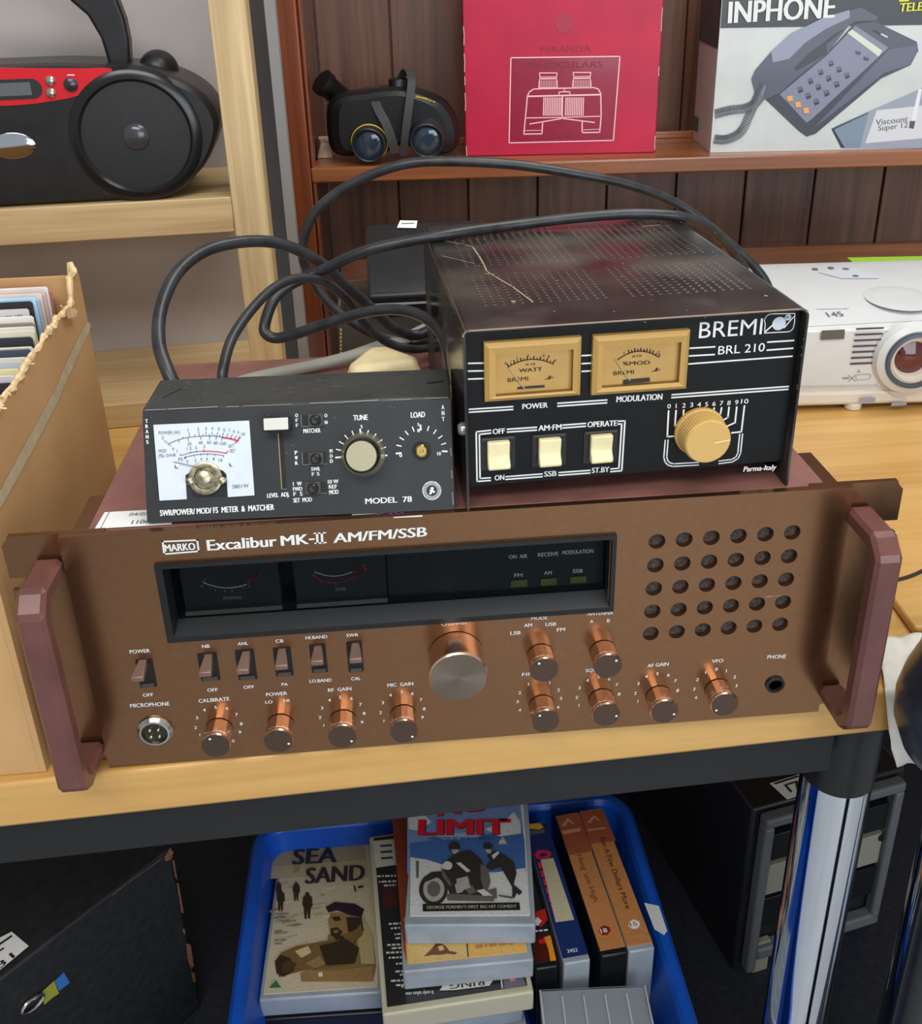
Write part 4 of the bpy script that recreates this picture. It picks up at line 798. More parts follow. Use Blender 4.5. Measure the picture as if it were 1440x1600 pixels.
c = NP.px(520, 147, -.020); b = MB(m_bin); b.lathe([(.0135, -.02), (.0135, .010), (.0155, .014), (.0155, .022), (.012, .023)], c, (-.55, -.35, .55), 24); finish('eyecup', b, bi)
c = NP.px(622, 141, -.02); b = MB(m_bin); b.lathe([(.012, -.012), (.012, .010), (.009, .012), (0, .012)], c, (0, 0, 1), 24, .03, 12); finish('focus_wheel', b, bi, angle=60)
def ribbon(b, pts, wd, th, side):
    P = [Vector(p) for p in pts]; V = []; F_ = []; N = len(P)
    for i in range(N):
        d = (P[min(i+1, N-1)]-P[max(i-1, 0)]).normalized(); s_ = Vector(side); s_ = (s_-d*s_.dot(d)).normalized(); n = d.cross(s_)
        V += [P[i]+s_*wd/2+n*th/2, P[i]-s_*wd/2+n*th/2, P[i]-s_*wd/2-n*th/2, P[i]+s_*wd/2-n*th/2]
    for i in range(N-1):
        for j in range(4): F_.append((i*4+j, i*4+(j+1) % 4, i*4+4+(j+1) % 4, i*4+4+j))
    F_ += [(3, 2, 1, 0), tuple((N-1)*4+j for j in range(4))]; return b.add(V, F_, True)
m_strap = mat('strap_webbing', (48, 48, 50), .6, bump=.2, bscale=1200)
b = MB(m_strap); ribbon(b, spath([NP.px(x, y, n) for x, y, n in ((631, 238, .022), (634, 205, .026), (639, 165, .022), (643, 130, .010), (641, 116, -.004), (634, 110, -.014), (627, 122, -.022), (622, 138, -.028))], 5), .0095, .0012, (1, .15, 0))
ribbon(b, spath([NP.px(x, y, n) for x, y, n in ((586, 138, -.012), (584, 146, .004), (591, 166, .016), (604, 188, .024), (613, 212, .026), (618, 234, .024))], 5), .0105, .0012, (1, .15, .3)); finish('strap', b, bi)
L = MB(mat('yellow_paint', (214, 176, 40), .5)); NF = NP.off(.0105)
for a, e in (((553, 163), (575, 157)), ((651, 151), (668, 155)), ((671, 157), (679, 159))):
    n = 6
    for k in range(n):
        t0 = k/n; L.pline([(a[0]+(e[0]-a[0])*t0, a[1]+(e[1]-a[1])*t0), (a[0]+(e[0]-a[0])*(t0+.6/n), a[1]+(e[1]-a[1])*(t0+.6/n))], .0018, NF, .0006)
stamp(bb, L)

# ---- red binocular box
pL = onz(727.5, 244.5, .2066); pR = onz(1023, 238.5, .2066); ud = (pR-pL).normalized(); nd = Vector((-ud.y, ud.x, 0)); wd = (pR-pL).length
rb = thing('carton_box', 'tall red printed binocular box between the binoculars and the telephone box', 'box', (pL+pR)/2, math.atan2(ud.y, ud.x))
RP = Plane(pL, ud, (0, 0, 1)); m_rbox = mat('red_card', (184, 24, 62), .42, 0, .5, vary=.05, scale=20)
b = MB(m_rbox); b.add([pL+ud*u+Vector((0, 0, v))+nd*n for u in (0, wd) for n in (0, .115) for v in (0, .245)], [(0, 1, 3, 2), (4, 6, 7, 5), (0, 4, 5, 1), (2, 3, 7, 6), (0, 2, 6, 4), (1, 5, 7, 3)], True); rbm = finish('box', b, rb, bevel=.0012)
cr_ = crop(720, 60, 4.3636); L = MB(mat('plum_print', (146, 24, 58), .35, coat=.3)); L.ppoly([cr_(340, 128), cr_(1083, 118), cr_(1038, 695), cr_(328, 712)], RP, .0003)
L.use(mat('pink_line', (246, 196, 200), .5)); Q = lambda pts, w_=.0011, c=False: L.pline([cr_(*p) for p in pts], w_, RP, .0005, c)
Q([(340, 132), (1083, 122), (1038, 695), (328, 712)], .0013, True)
for x0, x1, y0 in ((530, 655, 235), (760, 884, 232)):
    Q([(x0+4, y0), (x1, y0), (x1-6, y0+40), (x1, y0+55), (x1+2, y0+100), (x0, y0+102), (x0+3, y0+55), (x0+10, y0+40), (x0+4, y0)]); Q([(x0+8, y0+28), (x1-6, y0+26)], .0008); Q([(x0+8, y0+40), (x1-6, y0+38)], .0016)
    for k in range(11): Q([(x0+8+k*11, y0+52), (x0+8+k*11, y0+98)], .0006)
Q([(428, 652), (440, 530), (452, 395), (465, 365), (495, 345), (560, 342), (905, 335), (935, 345), (952, 375), (955, 530), (945, 640), (825, 642), (826, 570)], .0014); Q([(428, 652), (552, 650), (556, 572)], .0014); Q([(452, 395), (950, 383)], .0018); Q([(440, 542), (690, 538), (955, 530)], .0011); Q([(470, 583), (690, 545), (908, 573)], .0013); Q([(692, 395), (690, 545)], .0013); Q([(432, 628), (552, 626)], .0007); Q([(828, 624), (948, 618)], .0007); Q([(668, 385), (668, 365), (742, 363), (742, 383)], .0012); Q([(704, 345), (704, 362)], .001)
for x0, x1 in ((565, 685), (715, 835)):
    for k in range(11): Q([(x0+k*(x1-x0)/10, 405), (x0-4+k*(x1-x0)/10, 523)], .0012)
L.use(mat('dull_red_print', (140, 34, 54), .4)); L.ptext('MIRANDA', (542, 96), (886, 88), 44, RP, .0004, cv=cr_); L.use(mat('plum_print2', (112, 34, 54), .4)); L.ptext('BINOCULARS', (460, 204), (962, 196), 42, RP, .0004, cv=cr_); L.ptext('8 x 30', (608, 685), (765, 680), 32, RP, .0004, cv=cr_); L.use(mat('dull_disc', (168, 44, 72), .4)).disc(RP.uv(881, 36), .011, RP, .0004, 24)
L.use(mat('worn_card', (222, 190, 180), .7))
for v0, v1, e in ((0, .012, 0), (.055, .075, 0), (.085, .094, 0), (.1, .12, 0), (.004, .02, 1), (.09, .10, 1), (.14, .165, 1), (.13, .15, 0)):
    u = .0007 if e == 0 else wd-.0007; L.line([(u, v0), (u+(.0006 if e == 0 else -.0004), (v0+v1)/2), (u, v1)], .0008, RP, .0006)
stamp(rbm, L)

# ---- telephone box
pL = onz(1109, 238.5, .2066); pR = onz(1440, 231.5, .2066); ud = (pR-pL).normalized(); nd = Vector((-ud.y*1+.0, ud.x, 0)).normalized(); wd = .30
tb = thing('carton_box', 'white and grey telephone box with a desk phone pictured on it, right end of shelf', 'box', pL+ud*.15, math.atan2(ud.y, ud.x))
IP = Plane(pL, ud, (-.045, 0, 1)); m_wbox = mat('grey_card', (196, 202, 200), .35, vary=.03, scale=20, coat=.2); side_d = (nd+ud*.0).normalized()
lean = Vector((-.006, 0, 0))
b = MB(m_wbox); b.add([pL+ud*u+Vector((0, 0, v))+nd*n for u in (0, wd) for n in (0, .110) for v in (0, .215)], [(0, 1, 3, 2), (4, 6, 7, 5), (0, 4, 5, 1), (2, 3, 7, 6), (0, 2, 6, 4), (1, 5, 7, 3)], True); tbm = finish('box', b, tb, bevel=.0012)
IP = Plane(pL, ud, (0, 0, 1)); ct = crop(1040, 0, 3.6)
L = MB(mat('charcoal_print', (46, 54, 58), .35, coat=.2)); lay = [0]
def G(pts, m, dn=None):
    lay[0] += 1; L.use(m).ppoly([ct(*p) for p in pts], IP, .0003+lay[0]*.00003)
C_ = lambda n, c: mat('print_'+n, c, .4, coat=.15)
L.use(C_('charcoal', (50, 58, 62))).poly([(.0006, IP.uv(*ct(314, 158))[1]), (.2994, IP.uv(*ct(1440, 143))[1]), (.2994, .2144), (.0006, .2144)], IP, .00032); lay[0] += 1
G([(1200, 600), (1520, 460), (1520, 832), (1000, 835), (930, 725), (960, 705)], C_('slate', (150, 156, 172))); G([(935, 722), (1140, 632), (1090, 832), (1000, 833)], C_('steelblue', (120, 138, 156))); G([(930, 725), (1145, 628), (1130, 640), (945, 728), (1005, 832), (985, 832)], C_('ink', (40, 44, 54))); G([(1185, 620), (1385, 600), (1520, 585), (1520, 770), (1120, 806)], C_('lightgrey', (206, 208, 214)))
G([(1420, 500), (1440, 500), (1400, 700), (1375, 695)], C_('pen', (222, 224, 230))); G([(1370, 680), (1402, 680), (1392, 725), (1366, 720)], C_('plumgrey', (90, 74, 96)))
L.use(C_('greyink', (92, 96, 106))); lay[0] += 2; L.ptext('Viscount', (1178, 704), (1358, 684), 34, IP, .0003+lay[0]*.00003, .012, cv=ct); L.ptext('Super 12', (1192, 736), (1358, 716), 32, IP, .0003+lay[0]*.00003, .012, cv=ct)
# pictured desk phone
G([(560, 560), (905, 300), (1050, 140), (1170, 118), (1410, 235), (1418, 285), (1375, 365), (1210, 440), (840, 752), (790, 768), (745, 735)], C_('shadow', (62, 66, 78)))
G([(1050, 140), (1170, 118), (1410, 240), (1395, 262), (1255, 270)], C_('phonedk', (76, 82, 96))); G([(1255, 275), (1412, 255), (1410, 300), (1370, 362), (1230, 408), (870, 690), (830, 720)], C_('phonemid', (92, 98, 116)))
G([(640, 530), (905, 310), (1065, 145), (1250, 268), (830, 660), (790, 690)], C_('phonetop', (124, 130, 150)))
G([(1020, 185), (1045, 165), (1215, 285), (1195, 318)], C_('lcd', (206, 210, 196)))
G([(1165, 165), (1245, 208), (1238, 216), (1160, 175)], C_('slot', (40, 44, 52))); G([(1210, 186), (1246, 205), (1244, 214), (1206, 194)], C_('lightgrey', (206, 208, 214)))
for r in range(5):
    for c in range(3):
        x = 925-57.5*r+45*c; y = 358+49*r+34*c
        G([(x-14, y-14), (x+10, y-18), (x+18, y+8), (x-6, y+18)], C_('keydk', (42, 46, 56)))
        G([(x-14, y-14), (x+8, y-16), (x+11, y), (x-10, y+4)] if r < 4 else [(x-18, y-14), (x+14, y-18), (x+19, y+12), (x-10, y+16)], C_('keylt', (96, 102, 118)) if r < 4 else C_('keyorange', (228, 160, 90)))
for x, y in ((1080, 295), (1125, 328)): G([(x-14, y-10), (x+14, y-4), (x+10, y+12), (x-14, y+6)], C_('keydk', (42, 46, 56))); G([(x-10, y-8), (x+10, y-3), (x+8, y+4), (x-10, y)], C_('keylt', (96, 102, 118)))
G([(480, 440), (500, 395), (590, 290), (700, 190), (880, 100), (1090, 40), (1190, 95), (1180, 115), (1060, 120), (1020, 150), (905, 300), (740, 430), (640, 520), (560, 560), (500, 520)], C_('handset', (82, 87, 102)))
G([(590, 290), (700, 190), (880, 100), (1030, 55), (1030, 100), (900, 160), (780, 240), (690, 330), (600, 350)], C_('handsetlt', (138, 146, 166))); G([(730, 400), (905, 300), (900, 250), (1000, 165), (960, 180), (800, 300), (720, 380)], C_('handsetdk', (52, 56, 68)))
for pts, m in ((((275, 640), (360, 618), (450, 606), (520, 560), (545, 480)), C_('cord', (70, 74, 84))), (((270, 780), (340, 782), (420, 740), (470, 640), (510, 550), (550, 470)), C_('cord', (70, 74, 84)))):
    pp = spath([(x, y, 0) for x, y in pts], 9); lay[0] += 1
    for i in range(0, len(pp)-1):
        d = (pp[i+1]-pp[i]).normalized(); n = Vector((-d.y, d.x, 0)); L.use(m); a = pp[i]+n*22; e = pp[i]-n*22+d*8; L.pline([ct(a.x, a.y), ct(e.x, e.y)], .0014, IP, .0003+lay[0]*.00003)
        L.use(C_('cordlt', (150, 156, 166))); a = pp[i]+n*18; e = pp[i]+n*2+d*3; L.pline([ct(a.x, a.y), ct(e.x, e.y)], .0005, IP, .00035+lay[0]*.00003)
lay[0] += 2; L.use(WHITE_INK); L.ptext('INPHONE', (350, 130), (940, 98), 128, IP, .0003+lay[0]*.00003, .03, cv=ct); L.use(C_('yellow', (216, 214, 40))); L.ptext('TELE', (1308, 66), (1436, 58), 50, IP, .0003+lay[0]*.00003, .03, slant=.05, cv=ct); L.pline([ct(1315, 4), ct(1360, 2)], .002, IP, .0006)
# printed side panel
SPn = Plane(pL, -nd, (0, 0, 1)); L.use(C_('charcoal', (50, 58, 62))).poly([(-.110, .122), (-.0005, .1195), (-.0005, .215), (-.110, .215)], SPn, .0012); L.use(C_('green', (60, 110, 80))).poly([(-.105, .012), (-.08, .012), (-.08, .03), (-.105, .03)], SPn, .0012)
stamp(tbm, L)

# ================================================================== PROJECTOR
pj = thing('projector', 'white video projector with a round lens, on the table right of the black amplifier', 'projector', (.44, .50, .008), -.070)
PO = Vector((.3000, .4160, .0085)); JM = Matrix.Translation(PO) @ Matrix.Rotation(-.070, 4, 'Z'); JX_ = JM.to_3x3() @ Vector((1, 0, 0))
m_pj = mat('projector_white', (206, 208, 208), .35, vary=.01, scale=40); m_pjb = mat('projector_ivory', (206, 196, 180), .4)
zf = ony(1265, 511, .4135).z-.0085
b = MB(m_pj, JM); W_ = .33
prof = [(0, .020), (-.004, .030), (-.002, zf-.004), (.006, zf+.001), (.06, zf+.010), (.150, zf+.016), (.178, zf+.012), (.19, .04), (.186, .020)]
N = len(prof); b.add([(x, y, z) for x in (0, W_) for y, z in prof], [tuple(range(N-1, -1, -1)), tuple(range(N, 2*N))]+[(i, (i+1) % N, N+(i+1) % N, N+i) for i in range(N)]); pb = finish('body', b, pj, bevel=.008, seg=4)
b = MB(m_pjb, JM); b.box(.006, W_-.006, -.0025, .182, .0055, .0215); finish('underside', b, pj, bevel=.004, seg=3)
JP = Plane(JM @ Vector((0, -.0042, 0)), JX_, (0, 0, 1)); cp = crop(1160, 360, 3.636)
b = MB(mat('ir_window', (92, 84, 76), .2)); b.ppoly([cp(448, 568), cp(580, 562), cp(576, 616), cp(442, 622)], JP, .0004); finish('sensor_window', b, pb, recalc=False)
b = MB(mat('vent_dark', (70, 58, 62), .6))
for k in range(7):
    y = 558+k*33.0; x = 645-k*5.5; b.ppoly([cp(x, y-4), cp(x+158-k*.4, y-10), cp(x+155, y), cp(x-4, y+7)], JP, .0004)
finish('air_vent', b, pb, recalc=False)
L = MB(mat('pj_seam', (176, 168, 160), .6)); L.pline([cp(345, 548), cp(700, 528), cp(1018, 512)], .0007, JP, .0004); L.pline([cp(330, 888), cp(560, 884), cp(760, 880), cp(800, 895), cp(860, 940), cp(930, 955)], .0008, JP, .0004); L.pline([cp(760, 876), cp(808, 810)], .0005, JP, .0004)
L.use(GREY_INK); L.pline([cp(650, 820), cp(720, 816), cp(728, 828), cp(715, 846), cp(650, 850), cp(640, 835)], .0004, JP, .0005, True); L.pline([cp(600, 822), cp(640, 856)], .0005, JP, .0005); L.pline([cp(602, 858), cp(640, 820)], .0005, JP, .0005); L.pline([cp(570, 840), cp(600, 838)], .0012, JP, .0005); L.pline([cp(650, 806), cp(658, 792), cp(668, 804)], .0004, JP, .0005, True)
TPj = Plane(JM @ Vector((0, .006, zf+.0012)), JX_, JM.to_3x3() @ Vector((0, .054, .009))); L.ptext('145', (490, 494), (578, 488), 26, TPj, .0006, .01, cv=cp); L.pline([cp(420, 450), cp(600, 446)], .0007, TPj, .0006)
stamp(pb, L)
LC = JP.off(.008).uv(*cp(975, 737)); lr = .0262
b = MB(m_pj); b.lathe([(lr*1.44, -.001), (lr*1.34, .0060), (lr*1.14, .0095), (lr*1.07, .0085), (lr*1.05, .001)], JP.w(*LC), JP.n, 56, cap=False)
b.use(mat('lens_ring', (70, 78, 92), .3)).lathe([(lr*1.08, .006), (lr*1.06, .0125), (lr*.95, .0130), (lr*.91, .007), (lr*.90, .001)], JP.w(*LC), JP.n, 56, cap=False)
b.use(m_pjb).lathe([(lr*.93, .002), (lr*.91, .0095), (lr*.82, .0105), (lr*.76, .0055), (lr*.70, .0055), (lr*.62, .0008)], JP.w(*LC), JP.n, 48, cap=False); ln = finish('lens_barrel', b, pj)
b = MB(mat('lens_glass', (92, 40, 44), .05, 0, .8)); b.lathe([(lr*.66, .0006), (lr*.4, .0036), (lr*.2, .0050), (0, .0054)], JP.w(*LC), JP.n, 40); finish('lens', b, ln)
b = MB(m_pjb); fp = onz(1337, 642, .0085); b.cyl((fp.x, fp.y+.0090, .0082), (fp.x, fp.y+.0090, .0150), .0085, n=24); finish('foot', b, pj, bevel=.001)
for x, y in ((.03, .16), (.30, .16)): b = MB(m_pjb, JM); b.cyl((x, y, 0), (x, y, .0060), .008, n=16); finish('foot', b, pj)
b = MB(mat('latch_grey', (140, 142, 158), .45)); b.ppoly([cp(672, 950), cp(752, 945), cp(748, 972), cp(660, 978)], JP.off(.001), .0014); b.ppoly([cp(845, 975), cp(930, 972), cp(925, 990), cp(838, 995)], JP.off(.001), .0014); finish('latch', b, pb, recalc=False)
b = MB(mat('panel_line', (200, 206, 214), .3)); TT2 = Plane(JM @ Vector((0, .06, zf+.0102)), JX_, JM.to_3x3() @ Vector((0, .09, .006)))
b.ppoly([cp(425, 240), cp(640, 218), cp(780, 262), cp(770, 275), cp(560, 275)], TT2, .0005); b.use(GREY_INK)
for x, y in ((410, 222), (500, 215), (585, 222), (640, 262)): b.pdisc(cp(x, y), 5, TT2, .0008, 12)
finish('button_panel', b, pb, recalc=False)
b = MB(m_pj); b.lathe([(.034, .0002), (.028, .0010), (.016, .0014), (0, .0012)], TT2.px(1405, 466, .0), TT2.n, 40); finish('focus_cover', b, pj)
q0 = onz(1392, 428, .1); gp = Plane((q0.x, .640, .012), (math.cos(-.1), math.sin(-.1), 0), (0, 0, 1)); v1 = gp.uv(1393, 412)[1]; v0 = gp.uv(1393, 429)[1]
b = MB(mat('lime_card', (158, 206, 66), .5)); b.prism(rc(0, v0, .16, v1), gp, -.03, 0); b.use(mat('grey_card2', (170, 178, 186), .5)).prism(rc(.002, -.0035, .158, v0), gp, -.029, -.001)
tag(finish('card_box', b), 'lime green topped box peeping out behind the white projector', 'box')

# ================================================================== CLEAR BOX AND BLACK CASE BEHIND THE RADIO
cbx = thing('plastic_box', 'dusty clear plastic box behind the brown radio, under the black case', 'box', (-.02, .36, 0))
m_clr = clear('dusty_clear', (150, 146, 136), .2, .3, .5)
b = MB(m_clr); x0, x1, y0, y1, z1 = -.079, .05, .325, .435, .158
for q in ((x0, x1, y0, y0+.002, .0005, z1), (x0, x1, y1-.002, y1, .0005, z1), (x0, x0+.002, y0+.002, y1-.002, .0005, z1), (x1-.002, x1, y0+.002, y1-.002, .0005, z1), (x0+.002, x1-.002, y0+.002, y1-.002, .0005, .0025)): b.box(*q)
finish('tub', b, cbx)
b = MB(mat('amber_speck', (206, 178, 110), .4))
for k in range(9): p = ony(531, 517+k*6, y0-.0004); b.box(p.x, p.x+.0016, y0-.0012, y0-.0002, p.z, p.z+.002)
finish('edge_beads', b, cbx)
b = MB(mat('red_band', (206, 30, 44), .35)); p = ony(648, 466, .36); b.box(p.x-.002, p.x+.010, .352, .372, .06, p.z+.004); b.use(BLACK_PL).box(p.x-.040, p.x-.0025, .352, .372, .06, p.z-.008); rbx = finish('cassette_case', b); tag(rbx, 'black case with a red band inside the dusty clear box', 'case')
bk = thing('black_case', 'flat black case with white sticker lying on the clear box behind the amplifier', 'case', (-.01, .38, .158))
f0 = ony(573, 437, .335); f1 = ony(666, 448, .335); bt = ony(640, 347, .425); zt = f0.z
pr_ = [(.322, .1585), (.322, zt-.010), (.335, zt-.001), (.425, bt.z), (.438, .1585)]; N = 5
b = MB(BLACK_PL); b.add([(x, y, z) for x in (f0.x, .055) for y, z in pr_], [tuple(range(N-1, -1, -1)), tuple(range(N, 2*N))]+[(i, (i+1) % N, N+(i+1) % N, N+i) for i in range(N)]); finish('shell', b, bk, bevel=.003, seg=3)
kp = Plane((0, .335, zt-.001), (1, 0, 0), (0, .09, bt.z-zt+.001)); b = MB(mat('case_trim', (190, 194, 200), .3, .3)); b.box(f0.x+.003, .054, .3210, .3222, zt-.0185, zt-.0170); finish('trim_line', b, bk)
b = MB(PAPER); b.ppoly([(620, 357), (650, 357.5), (652, 346), (625, 345.5)], kp, .0008); b.use(GREY_INK).pline([(628, 351), (646, 350.5)], .0012, kp, .0012); o = finish('paper_label', b, bk, recalc=False); o['label'] = 'small white sticker'

# ================================================================== CARDBOARD CARTON OF RECORDS
cbk = thing('cardboard_carton', 'brown cardboard carton with a torn top edge, full of record sleeves', 'carton', (-.40, .115, 0))
m_cb = mat('cardboard', (198, 158, 108), .75, rgb2=(186, 144, 94), scale=14, bump=.1, bscale=200); m_torn = mat('torn_card', (214, 186, 140), .85, vary=.1, scale=200, bump=.5)
XR, Y0, Y1 = -.2485, .0012, .229
RPn = Plane((XR, 0, 0), (0, 1, 0), (0, 0, 1))
def tz(y): return .2045+(.2190-.2045)*(y/.18)
ed = [(Y1, .0005), (Y1, .2325), (.222, .236), (.2145, .2335), (.2095, .2255), (.2050, .2195), (.196, .2175)]; y = .19
while y > Y0+.004: ed.append((y, tz(y)+rnd.uniform(-.0012, .0012))); y -= rnd.uniform(.004, .008)
ed += [(Y0, tz(Y0)), (Y0, .0005)]
b = MB(m_cb); b.prism(ed, RPn, -.0035, 0)
b.box(-.62, XR-.0036, Y1-.0035, Y1, .0005, .2325); b.box(-.62, XR-.0036, Y0, Y0+.0035, .0005, .2040); b.box(-.62, XR-.0036, Y0+.0036, Y1-.0036, .0005, .004); b.box(-.62, -.6165, Y0+.0036, Y1-.0036, .004, .21); finish('carton', b, cbk, flat=True)
b = MB(m_torn)
pts = [(XR-.0015+rnd.uniform(-.001, .001), u, v+rnd.uniform(-.0002, .0012)) for u, v in ed[1:-1]]
b.tube(spath(pts, 2), [rnd.uniform(.0012, .0028) for _ in range((len(pts)-1)*2+1)], 6); pk = [(XR-.004, .223, .232), (XR-.003, .2235, .242), (XR-.001, .2205, .2395), (XR+.001, .217, .238), (XR-.004, .2165, .233)]
b.tube(spath(pk, 3), .0022, 6)
for k in range(26):
    i = rnd.randrange(len(pts)); p = Vector(pts[i]); b.tube([p, p+Vector((rnd.uniform(-.003, .005), rnd.uniform(-.004, .004), rnd.uniform(-.001, .004)))], .0006, 5)
finish('torn_edge', b, cbk, angle=20)
b = MB(mat('paper_tape', (190, 172, 138), .7, vary=.05, scale=100)); cc = crop(0, 380, 3.333)
b.ppoly([cc(445, 408), cc(468, 420), cc(462, 455), cc(395, 600), cc(285, 850), cc(100, 1200), cc(-60, 1480), cc(-60, 1390), cc(80, 1130), cc(290, 745), cc(330, 645)], RPn, .0006); finish('tape_strip', b, cbk, recalc=False)
b = MB(m_torn); b.ppoly([cc(345, 345), cc(385, 335), cc(405, 352), cc(395, 385), cc(352, 392)], RPn.off(.004), 0); b.ppoly([cc(345, 345), cc(352, 392), cc(360, 372), cc(352, 340)], RPn.off(.001), 0); finish('torn_flap', b, cbk, recalc=False)
c6 = crop(0, 420, 8)
sl = [(640, 262, (196, 120, 128), 'faded pink'), (596, 220, (222, 218, 214), 'tall white'), (560, 262, (214, 186, 178), 'pinkish cream'), (520, 300, (214, 208, 196), 'cream'), (486, 350, (188, 196, 214), 'pale blue grey'), (448, 358, (172, 214, 240), 'sky blue'), (402, 402, (40, 38, 42), 'black'), (360, 495, (196, 194, 190), 'grey lettered'), (418, 585, (226, 222, 212), 'off-white'), (424, 668, (140, 126, 118), 'brown grey'), (436, 715, (222, 216, 204), 'thin cream'), (436, 762, (226, 220, 196), 'ivory'), (402, 846, (52, 54, 66), 'black and white'), (410, 968, (224, 220, 200), 'yellowed white'), (384, 1000, (74, 80, 100), 'dark blue grey'), (340, 1100, (228, 222, 204), 'clean cream'), (262, 1148, (196, 206, 212), 'pale grey'), (240, 1245, (234, 224, 170), 'yellow cream'), (180, 1330, (226, 222, 232), 'white with purple edge'), (150, 1420, (60, 48, 60), 'dark plum')]
ordw = 'first second third fourth fifth sixth seventh eighth ninth tenth eleventh twelfth thirteenth fourteenth fifteenth sixteenth seventeenth eighteenth nineteenth twentieth'.split()
Y = .2265
for i, (x, y, c, nm) in enumerate(sl):
    Y = min(onz(*c6(x, y), .226-.026*i/19).y, Y-.0042); p = ony(*c6(x, y), Y); xr = min(p.x, XR-.0052); zt_ = min(p.z, .234)
    m_s = mat('sleeve_'+nm.replace(' ', '_'), c, .55, vary=.03, scale=40); lean = .010
    b = MB(m_s); V = []
    for yy, z_, in ((Y, zt_), (Y-.0016, zt_), (Y-.0016-lean, .0055), (Y-lean, .0055)): V += [(xr-.178, yy, z_), (xr-.0012, yy, z_), (xr, yy, z_-.0014)] if z_ > .1 else [(xr-.178, yy, z_), (xr-.004, yy, z_), (xr, yy, z_)]
    b.add(V, [(0, 1, 4, 3), (1, 2, 5, 4), (3, 4, 7, 6), (4, 5, 8, 7), (6, 7, 10, 9), (7, 8, 11, 10), (9, 10, 1, 0), (10, 11, 2, 1), (2, 11, 8, 5), (0, 3, 6, 9)])
    fr_ = Plane((xr-.178, Y-.0017, zt_), (1, 0, 0), (0, lean, zt_-.0055))
    rim = {'sky blue': (34, 34, 38), 'grey lettered': None, 'black and white': (236, 232, 220), 'ivory': (60, 62, 72), 'off-white': (120, 110, 104), 'clean cream': (190, 200, 206)}.get(nm)
    if rim: b.use(mat('sleeve_print_%d' % i, rim, .5)).poly([(.006, -.060), (.165, -.060), (.165, -.010), (.006, -.0085)], fr_, .0003)
    if nm == 'grey lettered': b.use(BLACK_INK); b.ptext('SUPE 10/', c6(-20, 640), c6(290, 596), 4.2, fr_, .0004)
    tag(finish('record_sleeve', b, flat=True), '%s record sleeve, %s from the back of the carton' % (nm, ordw[i]), 'record', 'record sleeves in the carton')
# ================================================================== RIGHT EDGE: WHITE PAPER AND DARK CANISTER
b = MB(mat('soft_white_paper', (226, 224, 214), .6, vary=.03, scale=60))
path = [(.062, .0016), (.050, .0018), (.038, .0016), (.026, .0022), (.0165, .0024), (.0115, .0004), (.0095, -.012), (.0080, -.026), (.0066, -.040), (.0056, -.053)]
xl = [.2735, .2715, .2690, .2650, .2620, .2600, .2625, .2640, .2680, .2720]
def pf(u, v):
    k = u*(len(path)-1); i = min(int(k), len(path)-2); t = k-i; y = path[i][0]*(1-t)+path[i+1][0]*t; z = path[i][1]*(1-t)+path[i+1][1]*t; x0 = xl[i]*(1-t)+xl[i+1]*t
    x = x0+(.335-x0)*v; w_ = .0022*math.sin(9*v+5*u)*math.sin(14*u+3*v)
    return Vector((x, y+.0104-.0104*(1 if i < 0 else 1)-abs(w_)*(u > .55)*1.6, z+abs(w_)*(u <= .55)*1.5+.0006))
b.grid(pf, 40, 24); pp_ = finish('paper_sheet', b, angle=80); tag(pp_, 'crumpled white paper hanging over the table edge beside the right handle', 'paper')
md = pp_.modifiers.new('thick', 'SOLIDIFY'); md.thickness = .0004
cn = thing('canister', 'dark grey rounded canister on a stand, in front of the crumpled white paper', 'canister', (.290, -.040, FLOOR_Z))
m_can = mat('canister_grey', (50, 58, 70), .25, .2, vary=.3, scale=40)
b = MB(m_can); b.lathe([(.014, -.010), (.030, -.0085), (.0410, .000), (.0470, .016), (.0480, .030), (.0455, .045), (.0405, .060), (.0385, .074), (.0395, .086), (.0405, .104), (.0370, .118), (.026, .124), (0, .125)], (.290, -.040, .0), (0, 0, 1), 56); finish('body', b, cn, angle=60)
b = MB(BLACK_PL); b.cyl((.290, -.040, FLOOR_Z+.01), (.290, -.040, -.0095), .010, n=20); b.lathe([(.09, 0), (.085, .008), (.02, .012), (0, .012)], (.290, -.040, FLOOR_Z+.0001), (0, 0, 1), 32); finish('stand', b, cn)
b = MB(mat('thin_grey_cord', (104, 104, 102), .5)); b.tube(spath([(.283, -.004, .112), (.281, .02, .088), (.278, .045, .062), (.270, .085, .03), (.25, .13, .006), (.23, .17, .002)], 8), .0013, 8); finish('cord', b, cn)

# ================================================================== UNDER THE TABLE
# ---- black covered cabinet, left
A_ = onz(265, 1325, -.35); B_ = onz(0, 1530, -.35); d1 = (B_-A_).normalized(); d1.z = 0; d1.normalize(); n1 = Vector((d1.y, -d1.x, 0)); n1 = n1 if n1.x < 0 else -n1
cb_ = thing('speaker_cabinet', 'black leathercloth cabinet with worn corners on the floor at left', 'cabinet', A_+d1*.17+n1*.15+Vector((0, 0, FLOOR_Z+.35)), math.atan2(d1.y, d1.x))
m_lc = mat('leathercloth', (31, 32, 34), .5, vary=.2, scale=120, bump=.5, bscale=900)
P8 = lambda u, v, z: A_+d1*u+n1*v+Vector((0, 0, z-A_.z))
b = MB(m_lc); b.hexa([P8(0, 0, FLOOR_Z+.0006), P8(.34, 0, FLOOR_Z+.0006), P8(.34, .30, FLOOR_Z+.0006), P8(0, .30, FLOOR_Z+.0006)], [P8(0, 0, -.35), P8(.34, 0, -.35), P8(.34, .30, -.35), P8(0, .30, -.35)]); finish('cabinet', b, cb_, bevel=.0025)
